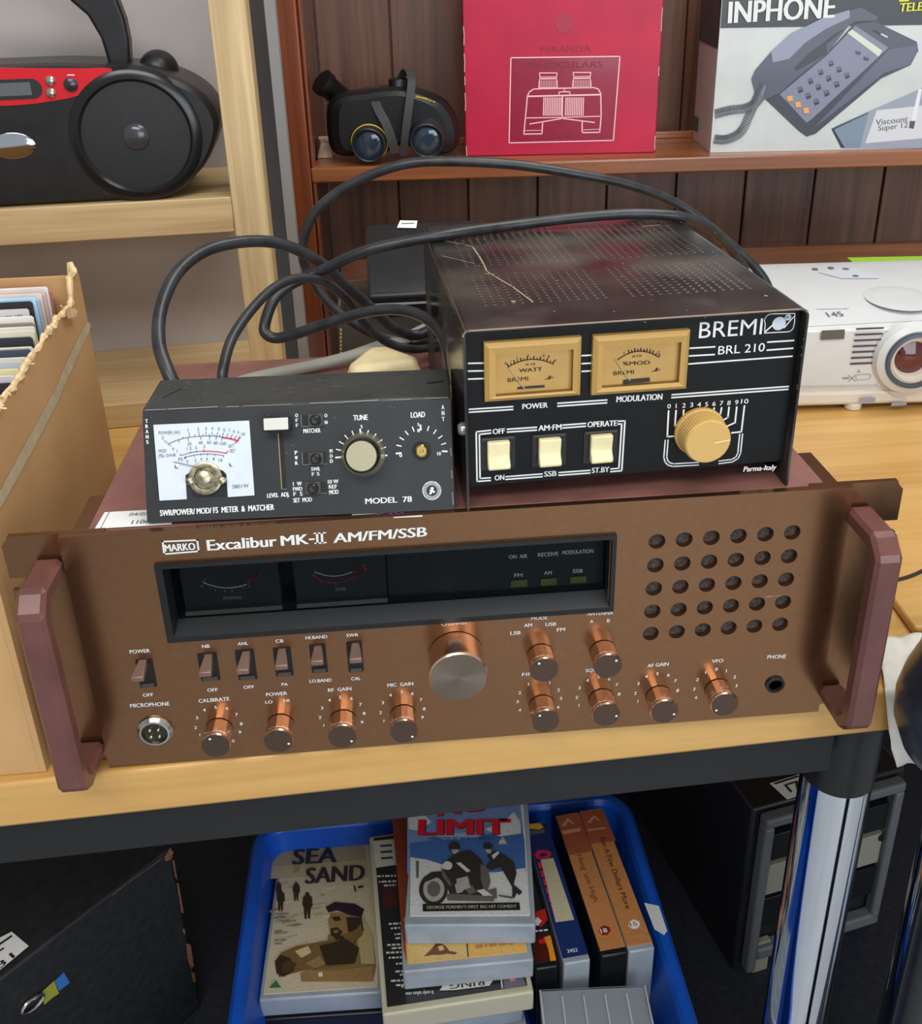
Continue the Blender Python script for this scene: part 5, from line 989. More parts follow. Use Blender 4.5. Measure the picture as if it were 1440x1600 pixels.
SPc = Plane(A_, d1, (0, 0, 1)); SPc = SPc if SPc.n.dot(EYE-A_) > 0 else Plane(A_, -d1, (0, 0, 1)); TPc = Plane(A_, (1, 0, 0), (0, 1, 0)); c8 = crop(0, 1240, 3.273)
b = MB(mat('worn_brown', (112, 74, 50), .8, vary=.25, scale=300))
for q in ([(868, 275), (885, 300), (875, 335), (845, 345), (838, 325)], [(878, 340), (888, 338), (905, 440), (895, 430)], [(900, 455), (912, 460), (938, 610), (925, 605)], [(950, 765), (972, 770), (990, 880), (975, 895), (958, 850)], [(975, 910), (992, 915), (1000, 965), (985, 960)], [(1005, 1120), (1025, 1120), (1040, 1150), (1015, 1145)], [(930, 690), (942, 690), (948, 720), (938, 715)]): b.ppoly([c8(*p) for p in q], SPc, .0006)
b.use(mat('worn_grey', (92, 84, 76), .8)); b.pline([c8(822, 332), c8(735, 395), c8(650, 455), c8(575, 515)], .0012, SPc, .0006)
finish('worn_edge', b, cb_, recalc=False, flat=True)
b = MB(mat('sticker_blue', (52, 108, 176), .5)); b.ppoly([c8(278, 955), c8(325, 912), c8(355, 965), c8(300, 1008)], SPc, .0006); b.use(mat('sticker_olive', (150, 150, 56), .5)).ppoly([c8(205, 1018), c8(275, 955), c8(300, 1020), c8(262, 1045), c8(225, 1078)], SPc, .0007); o = finish('sticker', b, cb_, recalc=False, flat=True); o['label'] = 'small blue and yellow sticker'
b = MB(STEEL); p = SPc.px(*c8(162, 1068)); b.tube([p+SPc.u*.010*math.cos(t*.5236)+SPc.v*.006*math.sin(t*.5236)+SPc.n*.002 for t in range(13)], .0016, 8); finish('metal_eyelet', b, cb_)
b = MB(PAPER); b.ppoly([c8(-60, 770), c8(60, 708), c8(148, 782), c8(0, 905), c8(-60, 950)], TPc, .0006); b.use(BLACK_INK); b.ptext('131', c8(-42, 935), c8(78, 838), 11, TPc, .0010, .02); b.pline([c8(-20, 788), c8(56, 735)], .0022, TPc, .0010); b.pline([c8(-8, 812), c8(16, 797)], .0018, TPc, .0010); o = finish('lot_label', b, cb_, recalc=False, flat=True); o['label'] = 'white lot label'

# ---- blue crate
cx0, cx1, cy0, cy1, czb, czt = -.222, .210, -.035, .402, FLOOR_Z+.0006, -.468
cr8 = thing('crate', 'open blue plastic crate of video tapes on the floor under the table', 'crate', ((cx0+cx1)/2, (cy0+cy1)/2, czb))
m_blue = mat('crate_blue', (18, 82, 186), .35, vary=.05, scale=20)
ZP = Plane((0, 0, 0), (1, 0, 0), (0, 1, 0)); ol = lambda d, r=.035: rrect(cx0+d, cy0+d, cx1-d, cy1-d, max(r-d, .012), 6)
b = MB(m_blue); seqn = [(ol(.030), czb), (ol(.012), czt-.014), (ol(.0), czt-.014), (ol(-.001), czt-.004), (ol(.003), czt), (ol(.011), czt), (ol(.0145), czt-.006), (ol(.0325), czb+.004)]
for (a, z0), (c, z1) in zip(seqn, seqn[1:]): b.ring(a, c, ZP, z0, z1)
b.poly(seqn[0][0], ZP, czb); b.poly(seqn[-1][0], ZP, czb+.004); finish('tub', b, cr8, angle=50)
base_z = czb+.0045
# ---- tapes
m_case = mat('clear_case', (150, 158, 166), .22, vary=.05, scale=30, coat=.2); m_casek = mat('black_case', (24, 25, 27), .3)
def quad_fit(z, FLp, FRp, l=None, BLp=None):
    a = onz(*FLp, z); c = onz(*FRp, z); u = (c-a); w_ = u.length; u.normalize(); v = Vector((-u.y, u.x, 0))
    if BLp: l = (onz(*BLp, z)-a).dot(v)
    return a, u, v, w_, l
def flat_tape(label, z, FLp, FRp, l=None, BLp=None, thick=.0265, case=None, cover=None, art=None, ext=.010, side=.006, bottom=None):
    a, u, v, w_, l = quad_fit(z, FLp, FRp, l, BLp); ctr = a+u*w_/2+v*l/2
    t_ = thing('video_tape', label, 'tape', (ctr.x, ctr.y, z-thick), math.atan2(u.y, u.x), 'video tapes in the blue crate')
    zb = bottom if bottom else z-thick
    lo = lambda z_: [a-u*side-v*ext+Vector((0, 0, z_-z)), a+u*(w_+side)-v*ext+Vector((0, 0, z_-z)), a+u*(w_+side)+v*(l+.004)+Vector((0, 0, z_-z)), a-u*side+v*(l+.004)+Vector((0, 0, z_-z))]
    b = MB(case or m_case); b.hexa(lo(zb+.0004), lo(z-.0006)); finish('tape_case', b, t_, bevel=.0025, seg=3)
    pl_ = Plane(a+Vector((0, 0, 0)), u, v)
    b = MB(cover); b.prism(rc(0, 0, w_, l), pl_, -.0006, .0003)
    if art: art(b, pl_, w_, l)
    finish('cover', b, t_, recalc=False, flat=True); return t_
cS = crop(360, 1240, 2.88)
def P_(n, c, r=.35): return mat('tape_'+n, c, r, coat=.25, vary=.05, scale=420)
def layer(b, pl_, cv):
    k = [0]
    def G(pts, m):
        k[0] += 1; b.use(m).ppoly([cv(*p) for p in pts], pl_, .0004+k[0]*.00003)
    def T(s_, a, e, h, m, bold=0, **kw):
        k[0] += 1 if not bold else 2; b.use(m)
        if s_ is None:                                   # print too small to read: a row of short strokes
            x = 0.0; q = random.Random(int(a[0]*7+a[1]))
            L_ = math.dist(a, e); ux, uy = (e[0]-a[0])/L_, (e[1]-a[1])/L_
            while x < L_:
                w_ = q.uniform(.5, 2.2)*h; x1 = min(x+w_, L_)
                b.ppoly([cv(a[0]+ux*x, a[1]+uy*x), cv(a[0]+ux*x1, a[1]+uy*x1), cv(a[0]+ux*x1, a[1]+uy*x1-h*.75), cv(a[0]+ux*x, a[1]+uy*x-h*.75)], pl_, .0004+k[0]*.00003); x = x1+.5*h
            return
        b.ptext(s_, a, e, h, pl_, .0004+k[0]*.00003, bold, cv=cv, **kw)
    return G, T
def art_sand(b, pl_, w_, l):
    G, T = layer(b, pl_, cS); sand = P_('sand', (206, 194, 164)); dk = P_('umber', (56, 44, 30)); br = P_('bronze', (118, 92, 56)); ol_ = P_('olive', (126, 110, 66)); sk_ = P_('skin', (150, 118, 74)); lt = P_('paleolive', (176, 160, 112))
    G([(174, 256), (600, 224), (612, 300), (172, 330)], P_('dusk', (166, 150, 112))); G([(172, 330), (612, 300), (622, 380), (400, 372), (171, 385)], P_('dusk2', (182, 168, 132)))
    for k in range(26):
        x, y = rnd.uniform(180, 560), rnd.uniform(400, 780); G([(x, y), (x+rnd.uniform(30, 80), y-rnd.uniform(4, 22)), (x+rnd.uniform(30, 70), y-rnd.uniform(0, 8)), (x+4, y+5)], P_('ripple', (178, 164, 130)) if k % 2 else P_('ripple2', (218, 206, 178)))
    G([(330, 590), (300, 600), (240, 602), (300, 588)], P_('ripple3', (140, 122, 88))); G([(232, 520), (180, 540), (172, 534), (220, 514)], P_('ripple3', (140, 122, 88)))
    for x, y, s_ in ((216, 440, .75), (226, 490, 1.0), (296, 450, .9), (346, 515, 1.25)):
        k = 46*s_; G([(x-6*s_, y-k*1.15), (x+6*s_, y-k*1.15), (x+8*s_, y-k*.92), (x+17*s_, y-k*.8), (x+19*s_, y-k*.1), (x+12*s_, y+k*.1), (x+10*s_, y+k*.9), (x+3*s_, y+k*.9), (x, y+k*.2), (x-3*s_, y+k*.95), (x-10*s_, y+k*.9), (x-13*s_, y), (x-18*s_, y-k*.2), (x-15*s_, y-k*.8), (x-8*s_, y-k*.92)], dk)
    G([(440, 640), (600, 560), (640, 640), (655, 780), (640, 850), (320, 850), (315, 815), (420, 780)], ol_); G([(560, 600), (600, 560), (640, 640), (650, 770), (590, 770)], lt)
    G([(450, 540), (580, 545), (590, 600), (560, 660), (500, 700), (450, 640), (440, 580)], sk_); G([(520, 560), (590, 560), (600, 620), (560, 680), (500, 690), (480, 650), (530, 630)], dk); G([(455, 560), (492, 556), (498, 575), (470, 580)], dk); G([(450, 612), (480, 605), (505, 625), (480, 668), (452, 640)], dk); G([(462, 622), (486, 618), (484, 630), (466, 632)], sk_); G([(500, 640), (560, 620), (588, 590), (596, 640), (540, 690)], P_('ochrebrown', (120, 92, 48))); G([(428, 515), (470, 492), (560, 500), (602, 525), (590, 560), (545, 555), (480, 530), (440, 540)], P_('beret', (46, 30, 46)))
    G([(200, 760), (230, 720), (300, 690), (370, 678), (470, 660), (560, 720), (540, 780), (430, 790), (330, 800), (220, 832), (205, 800)], br); G([(200, 760), (225, 730), (270, 745), (290, 800), (240, 830), (208, 815)], dk); G([(230, 775), (262, 752), (300, 770), (275, 805), (238, 812)], P_('deepbrown', (78, 56, 34))); G([(340, 770), (400, 735), (430, 770), (380, 792)], sk_); G([(455, 690), (500, 675), (505, 700), (470, 720)], br); G([(290, 715), (350, 690), (365, 720), (320, 745)], P_('glow', (206, 186, 140))); G([(400, 690), (520, 660), (580, 700), (560, 770), (430, 780)], dk)
    G([(315, 815), (340, 800), (500, 800), (640, 780), (640, 850), (330, 852)], sk_); G([(395, 812), (412, 808), (416, 828), (398, 830)], P_('cream', (230, 220, 190)))
    ink = P_('ink', (48, 44, 46)); T('SEA', (280, 325), (475, 315), 70, ink, .035); T('OF', (282, 362), (308, 360), 26, P_('tan', (140, 116, 84)), slant=.1); T('SAND', (338, 412), (600, 395), 74, ink, .035)
    G([(552, 420), (560, 420), (568, 448), (560, 448)], ink); G([(575, 422), (600, 418), (596, 430), (572, 432)], ink)
    for y, s_ in ((555, 'STARRING'), (572, 'RICHARD'), (587, 'ATTENBOROUGH'), (632, 'JOHN'), (640, 'GREGSON'), (672, 'MICHAEL'), (690, 'CRAIG')): T(s_, (198, y), (198+len(s_)*8, y-4), 12, ink)
    G([(205, 848), (228, 880), (172, 882)], P_('green', (50, 110, 70)))
mS = P_('sandcover', (198, 186, 156))
bot1 = None
flat_tape('war film video tape with soldiers on a sandy cover, left in the crate', -.500, cS(148, 903), cS(662, 868), None, cS(176, 258), .026, None, mS, art_sand, .006, .004)
# the dark one under it
a, u, v, w_, l = quad_fit(-.500, cS(148, 903), cS(662, 868), None, cS(176, 258))
for k, (lab_, m_, top_) in enumerate((('black cased video tape lying directly under the sandy soldiers tape', m_casek, -.527), ('grey cased video tape at the bottom of the sandy soldiers pile', m_case, -.5525))):
    zb = top_-.025 if k == 0 else base_z; t_ = thing('video_tape', lab_, 'tape', (a+u*w_/2+v*l/2).to_tuple()[:2]+(zb,), math.atan2(u.y, u.x), 'video tapes in the blue crate'); q = lambda z_: [Vector((p.x, p.y, z_)) for p in (a-u*.002-v*.0085, a+u*(w_+.006)-v*.0085, a+u*(w_+.006)+v*(l+.002), a-u*.002+v*(l+.002))]
    b = MB(m_); b.hexa(q(zb+.0004), q(top_)); finish('tape_case', b, t_, bevel=.0025, seg=3)
    b = MB(P_('plain_insert', (176, 176, 170))); pp = Plane(Vector((a.x, a.y, top_)), u, v); b.prism(rc(.004, .002, w_-.004, l-.006), pp, .0, .0004); finish('cover', b, t_, recalc=False)
# centre pile, bottom to top
def art_ring(b, pl_, w_, l):
    G, T = layer(b, pl_, cS); wt = P_('offwhite', (206, 206, 196)); G([(640, 215), (735, 205), (745, 322), (655, 335)], wt)
    for k in range(3): G([(672+k*2, 232+k*28), (725+k*2, 228+k*28), (727+k*2, 238+k*28), (674+k*2, 242+k*28)], P_('greyblk', (64, 66, 66)))
    G([(680, 425), (745, 415), (750, 510), (690, 520)], P_('maroon', (74, 34, 38)))
    for y, x0, x1 in ((370, 660, 745), (395, 668, 745), (412, 690, 745), (585, 712, 765), (605, 722, 765), (632, 738, 768), (650, 742, 770), (680, 705, 772), (695, 725, 774), (715, 700, 776), (738, 712, 778), (765, 745, 782), (800, 742, 785), (815, 762, 786), (842, 722, 790), (862, 745, 792)): T(None, (x0, y+8), (x1, y+5), 11, wt)
    T('final flash of a', (912, 856), (768, 866), 18, wt, .02); T('It only takes one', (912, 890), (788, 898), 18, wt, .02)
    G([(940, 890), (960, 860), (1150, 832), (1180, 845), (1165, 868), (1010, 888)], wt); T('RING', (1140, 840), (985, 857), 28, P_('ink', (48, 44, 46)), .02); G([(1212, 820), (1218, 820), (1226, 880), (1220, 882)], wt); G([(1225, 822), (1310, 812), (1330, 870), (1232, 884)], P_('greycard', (96, 98, 104))); G([(1252, 815), (1275, 812), (1282, 845), (1258, 850)], P_('coral', (226, 120, 110)))
m_creamc = mat('cream_case', (190, 184, 156), .3, coat=.2)
# two hidden-bodied cases carry the pile: their edges show below the cover
flat_tape('cream cased video tape with black cover and white RING title in middle pile', -.4560, cS(705, 960), cS(1335, 862), None, cS(612, 205), .027, m_creamc, P_('blackcover', (36, 38, 40)), art_ring, .007, .005)
def under_tape(label, top_, bot_, off, m_):
    a, u, v, w_, l = quad_fit(-.4560, cS(705, 960), cS(1335, 862), None, cS(612, 205)); a = a+u*off[0]+v*off[1]
    t_ = thing('video_tape', label, 'tape', (a+u*w_/2+v*l/2).to_tuple()[:2]+(bot_,), math.atan2(u.y, u.x), 'video tapes in the blue crate'); q = lambda z_: [Vector((p.x, p.y, z_)) for p in (a-u*.003-v*.006, a+u*(w_-.004)-v*.006, a+u*(w_-.004)+v*l, a-u*.003+v*l)]
    b = MB(m_); b.hexa(q(bot_+.0004), q(top_)); finish('tape_case', b, t_, bevel=.0025, seg=3); b = MB(P_('plain_insert', (176, 176, 170))); pp = Plane(Vector((a.x, a.y, top_)), u, v); b.prism(rc(.004, .002, w_-.010, l-.006), pp, .0, .0003); finish('cover', b, t_, recalc=False)
zz = [-.4836, -.5065, -.5300, -.5535]
for k, (lab_, m_) in enumerate((('clear cased video tape just below the RING tape', m_case), ('grey cased video tape second below the RING tape', m_case), ('black cased video tape third below the RING tape', m_casek), ('clear cased video tape at the very bottom of the middle pile', m_case))):
    under_tape(lab_, zz[k], zz[k+1]+.0004 if k < 3 else base_z, (.003*(k % 2), -.003*k+.004), m_)
def art_yellow(b, pl_, w_, l):
    G, T = layer(b, pl_, cS); G([(728, 115), (798, 108), (802, 640), (795, 765), (778, 700)], P_('rust', (140, 66, 44))); G([(780, 560), (800, 556), (804, 760), (795, 765)], P_('gold', (222, 168, 84))); dk = P_('umber', (56, 44, 30)); G([(800, 650), (1056, 622), (1066, 738), (800, 762)], P_('straw', (214, 182, 112))); G([(1056, 622), (1062, 622), (1072, 736), (1066, 738)], dk)
    T(None, (840, 662), (985, 648), 10, P_('brown', (110, 60, 40))); G([(870, 735), (905, 700), (920, 680), (945, 672), (970, 690), (985, 710), (1020, 716), (1010, 726), (975, 722), (940, 728), (905, 728)], P_('brown', (110, 60, 40))); G([(932, 690), (955, 684), (962, 704), (940, 710)], P_('straw', (214, 182, 112))); T(None, (1102, 698), (1275, 680), 18, P_('ochre', (176, 136, 70)))
flat_tape('orange yellow covered video tape between the motorcycle tape and the RING tape', -.4285, cS(797, 765), cS(1335, 712), None, cS(728, 115), .0265, m_case, P_('ambercover', (224, 174, 90)), art_yellow, .008, .005)
def art_limit(b, pl_, w_, l):
    cN = crop(600, 1240, 4.446); G, T = layer(b, pl_, cN); snow = P_('snow', (206, 210, 210)); dk = P_('graphite', (52, 50, 48)); md_ = P_('midgrey', (104, 98, 92)); lt = P_('lightgrey', (170, 168, 162)); bl = P_('skyblue', (64, 104, 166)); pb = P_('paleblue', (150, 174, 206)); red = P_('titlered', (212, 34, 52))
    G([(60, -260), (900, -260), (960, 200), (985, 540), (160, 560), (160, 100)], P_('lavender', (112, 142, 190))); G([(176, 345), (960, 255), (975, 330), (984, 540), (760, 548), (400, 540), (182, 480)], bl); G([(300, 60), (480, 20), (560, 60), (520, 110), (380, 120)], pb); G([(600, -60), (760, -90), (820, -20), (740, 40), (620, 20)], snow); G([(165, 160), (250, 120), (330, 200), (240, 260), (170, 250)], snow); G([(700, 250), (850, 180), (900, 130), (945, 200), (950, 280), (800, 300)], snow); G([(350, 290), (600, 270), (700, 280), (640, 310), (420, 325)], pb); G([(182, 445), (290, 460), (420, 500), (420, 545), (700, 560), (980, 520), (1015, 840), (180, 845)], snow)
    T('NO', (385, 162), (725, 120), 100, P_('shadowred', (70, 30, 50)), .07); T('NO', (381, 158), (721, 116), 100, red, .06); T('LIMIT', (250, 294), (856, 290), 112, P_('shadowred', (70, 30, 50)), .07); T('LIMIT', (244, 290), (850, 285), 112, red, .06); G([(800, 180), (880, 178), (880, 205), (800, 208)], red)
    T('DIRECTED BY MONTY BANKS', (310, 325), (762, 322), 18, P_('navyink', (60, 76, 110)), .02); G([(822, 298), (858, 355), (785, 360)], lt); T('PG', (805, 352), (838, 349), 22, WHITE_INK, .02)
    circ = lambda x, y, r, ry, n=22: [(x+r*math.cos(6.2832*i/n), y+ry*math.sin(6.2832*i/n)) for i in range(n)]
    G([(220, 475), (242, 472), (240, 590), (224, 592)], md_)
    G(circ(342, 672, 100, 112), dk); G(circ(345, 670, 74, 86), lt); G(circ(345, 668, 46, 55), md_); G([(270, 590), (330, 550), (450, 540), (470, 600), (360, 590), (290, 620)], dk); G([(400, 540), (480, 470), (620, 480), (680, 560), (690, 700), (640, 745), (470, 740), (430, 640)], dk); G([(430, 700), (780, 720), (760, 755), (440, 750)], md_); G([(490, 640), (520, 610), (560, 640), (545, 690), (505, 700)], lt); G([(560, 660), (610, 640), (640, 690), (590, 710)], md_); G([(640, 680), (690, 670), (740, 700), (700, 720)], snow); G([(395, 520), (425, 560), (470, 640), (455, 650), (405, 580)], md_); G([(560, 420), (640, 430), (670, 480), (640, 500), (580, 460)], md_); G([(700, 520), (722, 530), (730, 600), (712, 610)], lt); G([(500, 600), (580, 580), (600, 660), (520, 690)], lt)
    G(circ(488, 378, 40, 36), dk); G([(465, 395), (520, 395), (510, 430), (480, 425)], lt); G([(440, 470), (500, 420), (600, 400), (680, 470), (690, 540), (560, 520), (470, 510)], dk); G([(500, 490), (530, 485), (600, 545), (575, 555)], snow); G([(670, 500), (720, 510), (740, 620), (720, 680), (780, 660), (785, 740), (690, 670), (670, 600)], md_); G(circ(440, 508, 34, 30), snow)
    G(circ(722, 374, 33, 26), dk); G([(700, 395), (745, 395), (740, 425), (712, 420)], lt); G([(715, 440), (770, 405), (830, 430), (900, 480), (920, 560), (900, 640), (960, 690), (940, 715), (920, 700), (905, 735), (890, 735), (890, 660), (850, 590), (810, 520), (740, 540), (705, 520), (740, 470)], dk); G([(745, 440), (790, 408), (800, 420), (760, 465)], snow); G([(790, 710), (900, 725), (890, 740), (800, 725)], md_)
    G([(268, 775), (940, 765), (945, 818), (268, 828)], P_('captionblack', (34, 34, 32))); T("GEORGE FORMBY'S FIRST BIG HIT COMEDY", (295, 810), (920, 802), 22, P_('pale', (190, 184, 160)), .01)
cN = crop(600, 1240, 4.446)
flat_tape('motorcycle cover video tape with red LIMIT title, top of middle pile', -.4005, cN(180, 850), cN(1012, 845), .178, None, .0275, m_case, P_('snowcover', (206, 210, 210)), art_limit, .010, .005)
# standing tapes, spine up
def standing(label, q, zt_, case, spine, art, h=None, ext=.006):
    a = onz(*q[3], zt_); c = onz(*q[2], zt_); d = onz(*q[0], zt_); u = (c-a); u.z = 0; w_ = u.length; v = (d-a); v.z = 0; l = v.length; v.normalize(); u = Vector((v.y, -v.x, 0)); w_ = min(w_, .0275)
    ctr = a+u*w_/2+v*l/2; zb = base_z
    t_ = thing('video_tape', label, 'tape', (ctr.x, ctr.y, zb), math.atan2(u.y, u.x), 'video tapes in the blue crate')
    lo = lambda z_: [Vector((p.x, p.y, z_)) for p in (a+u*.0003-v*ext, a+u*(w_-.0003)-v*ext, a+u*(w_-.0003)+v*(l+.003), a+u*.0003+v*(l+.003))]
    b = MB(case); b.hexa(lo(zb), lo(zt_-.0005)); finish('tape_case', b, t_, bevel=.002, seg=3)
    pl_ = Plane(a, u, v); b = MB(spine); b.prism(rc(.0008, 0, w_-.0008, l), pl_, -.0006, .0003); art(b, pl_, w_, l); finish('cover', b, t_, recalc=False, flat=True); return t_
cR = crop(800, 1240, 4.444)
def art_dollars(b, pl_, w_, l):
    G, T = layer(b, pl_, cR); G([(465, 130), (630, 112), (720, 330), (545, 350)], P_('brick', (160, 84, 60))); G([(520, 250), (645, 235), (655, 245), (525, 262)], P_('palebrick', (200, 150, 120))); 
    G([(520, 205), (565, 150), (615, 190), (592, 186), (566, 172), (545, 205)], P_('palebrick', (200, 150, 120))); T('For A Few Dollars More', (608, 312), (790, 805), 30, P_('brownink', (76, 44, 34)), .01)
    G([(815, 890), (845, 876), (880, 890), (888, 915), (865, 942), (830, 942), (806, 920)], WHITE_INK); T('15', (822, 926), (868, 918), 28, RED_INK, .03)
    T(None, (818, 985), (912, 970), 12, P_('ochre', (176, 136, 70)))
def art_high(b, pl_, w_, l):
    G, T = layer(b, pl_, cR); G([(300, 158), (465, 140), (560, 400), (395, 430)], P_('brick', (160, 84, 60))); G([(345, 262), (472, 238), (476, 262), (352, 285)], P_('palebrick', (200, 150, 120))); G([(340, 228), (385, 170), (436, 212), (412, 208), (388, 195), (365, 230)], P_('palebrick', (200, 150, 120)))
    T("Hang 'em High", (448, 428), (565, 755), 32, P_('brownink2', (104, 70, 46)), .0); G([(610, 932), (640, 918), (675, 930), (684, 956), (660, 985), (625, 985), (602, 962)], P_('darkred', (140, 34, 38))); T('18', (618, 972), (662, 964), 30, WHITE_INK, .03); T(None, (612, 1026), (716, 1014), 12, P_('ochre', (176, 136, 70)))
def art_blue(b, pl_, w_, l):
    G, T = layer(b, pl_, cR); G([(95, 245), (120, 215), (190, 208), (220, 235), (190, 250)], P_('sunyellow', (226, 178, 44))); G([(105, 262), (222, 248), (224, 275), (110, 290)], P_('greycard', (96, 98, 104))); G([(155, 425), (175, 398), (225, 392), (265, 405), (272, 430), (250, 450), (205, 460), (168, 450)], P_('hotred', (220, 40, 70))); G([(186, 428), (210, 414), (240, 416), (242, 432), (214, 442), (190, 440)], P_('navyspine', (24, 48, 104)))
    for k in range(7): G([(176+k*18, 480+k*58), (215+k*18, 476+k*58), (225+k*18, 520+k*58), (186+k*18, 524+k*58)], P_('hotred', (220, 40, 70)))
    G([(198, 462), (285, 450), (430, 880), (302, 898)], P_('masking', (196, 188, 156), .7)); T('2452', (384, 1110), (456, 1100), 26, WHITE_INK, .02)
def art_fire(b, pl_, w_, l):
    G, T = layer(b, pl_, cR); G([(168, 820), (230, 800), (245, 880), (200, 930), (150, 900)], P_('firered', (206, 40, 40))); G([(140, 990), (265, 975), (308, 1165), (160, 1170)], P_('emberdark', (80, 26, 20))); G([(220, 1000), (265, 985), (306, 1160), (265, 1165), (250, 1080)], P_('flame', (236, 150, 40))); G([(180, 1020), (225, 1005), (232, 1040), (190, 1045)], P_('firered', (206, 40, 40))); G([(150, 890), (175, 860), (205, 885), (180, 920), (155, 915)], WHITE_INK); T(None, (150, 965), (248, 955), 16, WHITE_INK, .01)
m_ins = P_('duskorange', (192, 130, 78))
standing('video tape with orange spine reading For A Few Dollars More, rightmost standing tape', [cR(*p) for p in ((465, 130), (630, 112), (980, 1035), (795, 1062))], -.455, m_case, m_ins, art_dollars)
standing('black cased video tape with orange spine and red 18 mark', [cR(*p) for p in ((298, 158), (462, 140), (795, 1070), (605, 1092))], -.456, m_casek, m_ins, art_high)
standing('blue spined video tape with a masking tape strip over its title', [cR(*p) for p in ((82, 222), (228, 205), (535, 1118), (345, 1145))], -.458, m_case, P_('navyspine', (24, 48, 104)), art_blue)
standing('black spined video tape with flames, tight against the middle pile', [cR(*p) for p in ((-70, 290), (75, 240), (312, 1165), (150, 1180))], -.463, m_casek, P_('blackcover', (36, 38, 40)), art_fire)
# empty clear case in front of them
a, u, v, w_, l = quad_fit(-.474, (848, 1600), (1020, 1592), None, (838, 1545)); l = .115; v2 = v
t_ = thing('tape_case', 'empty ribbed clear video case in front of the standing tapes', 'case', (a+u*w_/2).to_tuple()[:2]+(base_z,), math.atan2(u.y, u.x)); a = a-v*(.115-(onz(838, 1545, -.474)-a).dot(v))
q = lambda z_, i_=0: [Vector((p.x, p.y, z_)) for p in (a+u*i_+v*i_, a+u*(w_-i_)+v*i_, a+u*(w_-i_)+v*(l-i_), a+u*i_+v*(l-i_))]
m_frost = clear('frosted_case', (176, 184, 190), .55, .25, .5); b = MB(m_frost); b.hexa(q(base_z, .004), q(-.476)); finish('shell', b, t_, bevel=.002)
b = MB(mat('frost_rib', (196, 202, 206), .35))
pl_ = Plane(Vector((a.x, a.y, -.476)), u, v)
for k in range(4):
    for y0_, y1_ in ((l-.052, l-.008), (l-.100, l-.062)): b.prism(rc(w_*(.2+.2*k), y0_, w_*(.2+.2*k)+.0012, y1_), pl_, 0, .0016)
b.prism(rc(.004, l-.058, w_-.004, l-.056), pl_, 0, .0016); b.ring(rc(0, 0, w_, l), rc(.002, .002, w_-.002, l-.002), pl_, .0004, .002); finish('rib', b, t_)
# paper slip on the crate rim
b = MB(mat('slip_white', (214, 216, 218), .6)); zt_ = czt+.0006; pz = Plane((0, 0, zt_), (1, 0, 0), (0, 1, 0)); V = [onz(1006, 1411, zt_), onz(1029, 1416, zt_), onz(1042, 1455, zt_), onz(1037, 1461, zt_), onz(1022, 1452, zt_)]
b.add(V+[p+Vector((0, 0, .0005)) for p in V], [(4, 3, 2, 1, 0), (5, 6, 7, 8, 9)]+[(i, (i+1) % 5, 5+(i+1) % 5, 5+i) for i in range(5)], True); tag(finish('paper_slip', b, flat=True), 'small white paper slip lying on the right rim of the blue crate', 'paper')

# ---- computer tower, right
P1 = onz(1192, 1275, -.35); P2 = onz(1410, 1215, -.35); tu = (P2-P1); tu.z = 0; tw = tu.length; tu.normalize(); tv = Vector((-tu.y, tu.x, 0)); CP = Plane(P1, tu, (0, 0, 1))
pc = thing('computer_tower', 'black computer tower with grey framed drive bays behind the chrome leg', 'computer', (P1+tu*tw/2+tv*.19).to_tuple()[:2]+(FLOOR_Z,), math.atan2(tu.y, tu.x))
zt_ = -.345; hh = zt_-FLOOR_Z
Q3 = lambda u, v, z: P1+tu*u+tv*v+Vector((0, 0, z-P1.z))
b = MB(mat('tower_black', (25, 26, 28), .42, vary=.1, scale=30)); b.hexa([Q3(-.008, .006, FLOOR_Z+.001), Q3(tw+.008, .006, FLOOR_Z+.001), Q3(tw+.008, .40, FLOOR_Z+.001), Q3(-.008, .40, FLOOR_Z+.001)], [Q3(-.008, .006, zt_), Q3(tw+.008, .006, zt_), Q3(tw+.008, .40, zt_), Q3(-.008, .40, zt_)]); finish('case', b, pc, bevel=.003)
m_fr = mat('tower_grey', (92, 94, 98), .45); u9, v9 = CP.uv(1165, 1600)
yb = CP.uv(1345, 1428)[1]
b = MB(m_fr)
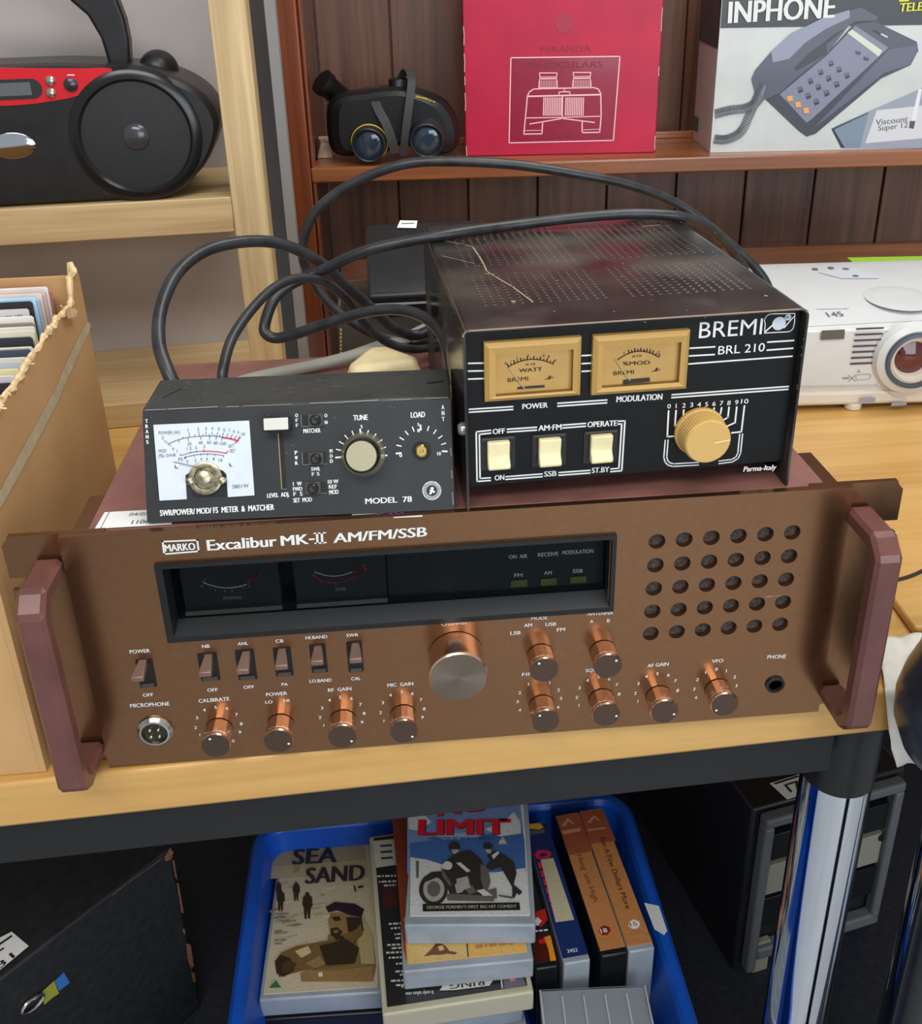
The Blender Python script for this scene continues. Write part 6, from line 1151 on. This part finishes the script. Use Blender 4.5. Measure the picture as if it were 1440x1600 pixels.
for r0 in ((0, -.0, tw, -.012), (0, FLOOR_Z+.01-P1.z, .011, -.012), (tw-.011, yb-.004, tw, -.012), (.011, yb-.012, tw, yb+.004)): b.prism(rc(r0[0], min(r0[1], r0[3]), r0[2], max(r0[1], r0[3])), CP, -.006, .008)
finish('front_frame', b, pc, bevel=.003, seg=3)
c7 = crop(1100, 1160, 3.635); m_bay = mat('bay_beige', (136, 134, 118), .5)
bays = [((400, 520), (470, 660), BLACK_PL), ((385, 690), (465, 850), m_bay), ((360, 880), (430, 1030), BLACK_PL)]
za = [CP.uv(*c7(x0, y0))[1] for (x0, y0), (x1, y1), m_ in bays]; zb_ = [CP.uv(*c7(x0, y1))[1] for (x0, y0), (x1, y1), m_ in bays]
for k, (q, m_) in enumerate(((0, BLACK_PL), (1, m_bay), (2, BLACK_PL))):
    b = MB(m_); b.prism(rc(.0115, zb_[k], tw-.0115, za[k]), CP, -.005, .0015)
    if k == 1: b.use(BLACK_PL); p = CP.uv(*c7(1005, 545)); b.disc((p[0], p[1]+.004), .006, CP, .002)
    finish('drive_bay', b, pc, bevel=.0006)
b = MB(m_bay); p = CP.uv(*c7(330, 1190)); e = CP.uv(*c7(385, 1110)); b.prism(rc(.012, p[1], .03, e[1]), CP, -.005, .002); p = CP.uv(*c7(325, 1310)); e = CP.uv(*c7(380, 1200)); b.prism(rc(.012, p[1], .03, e[1]), CP, -.005, .002); finish('button', b, pc, bevel=.0006)
TZ_ = Plane((0, 0, zt_), (1, 0, 0), (0, 1, 0)); b = MB(PAPER); b.ppoly([c7(370, 235), c7(545, 180), c7(700, 130), c7(700, 250), c7(470, 327)], TZ_, .0006); b.use(BLACK_INK); b.ptext('17', c7(490, 288), c7(565, 264), 13, TZ_, .0010, .02); b.pline([c7(402, 238), c7(530, 196)], .0022, TZ_, .0010); b.pline([c7(470, 243), c7(510, 231)], .0018, TZ_, .0010); o = finish('lot_label', b, pc, recalc=False, flat=True); o['label'] = 'white lot label'
bpy.context.view_layer.update()
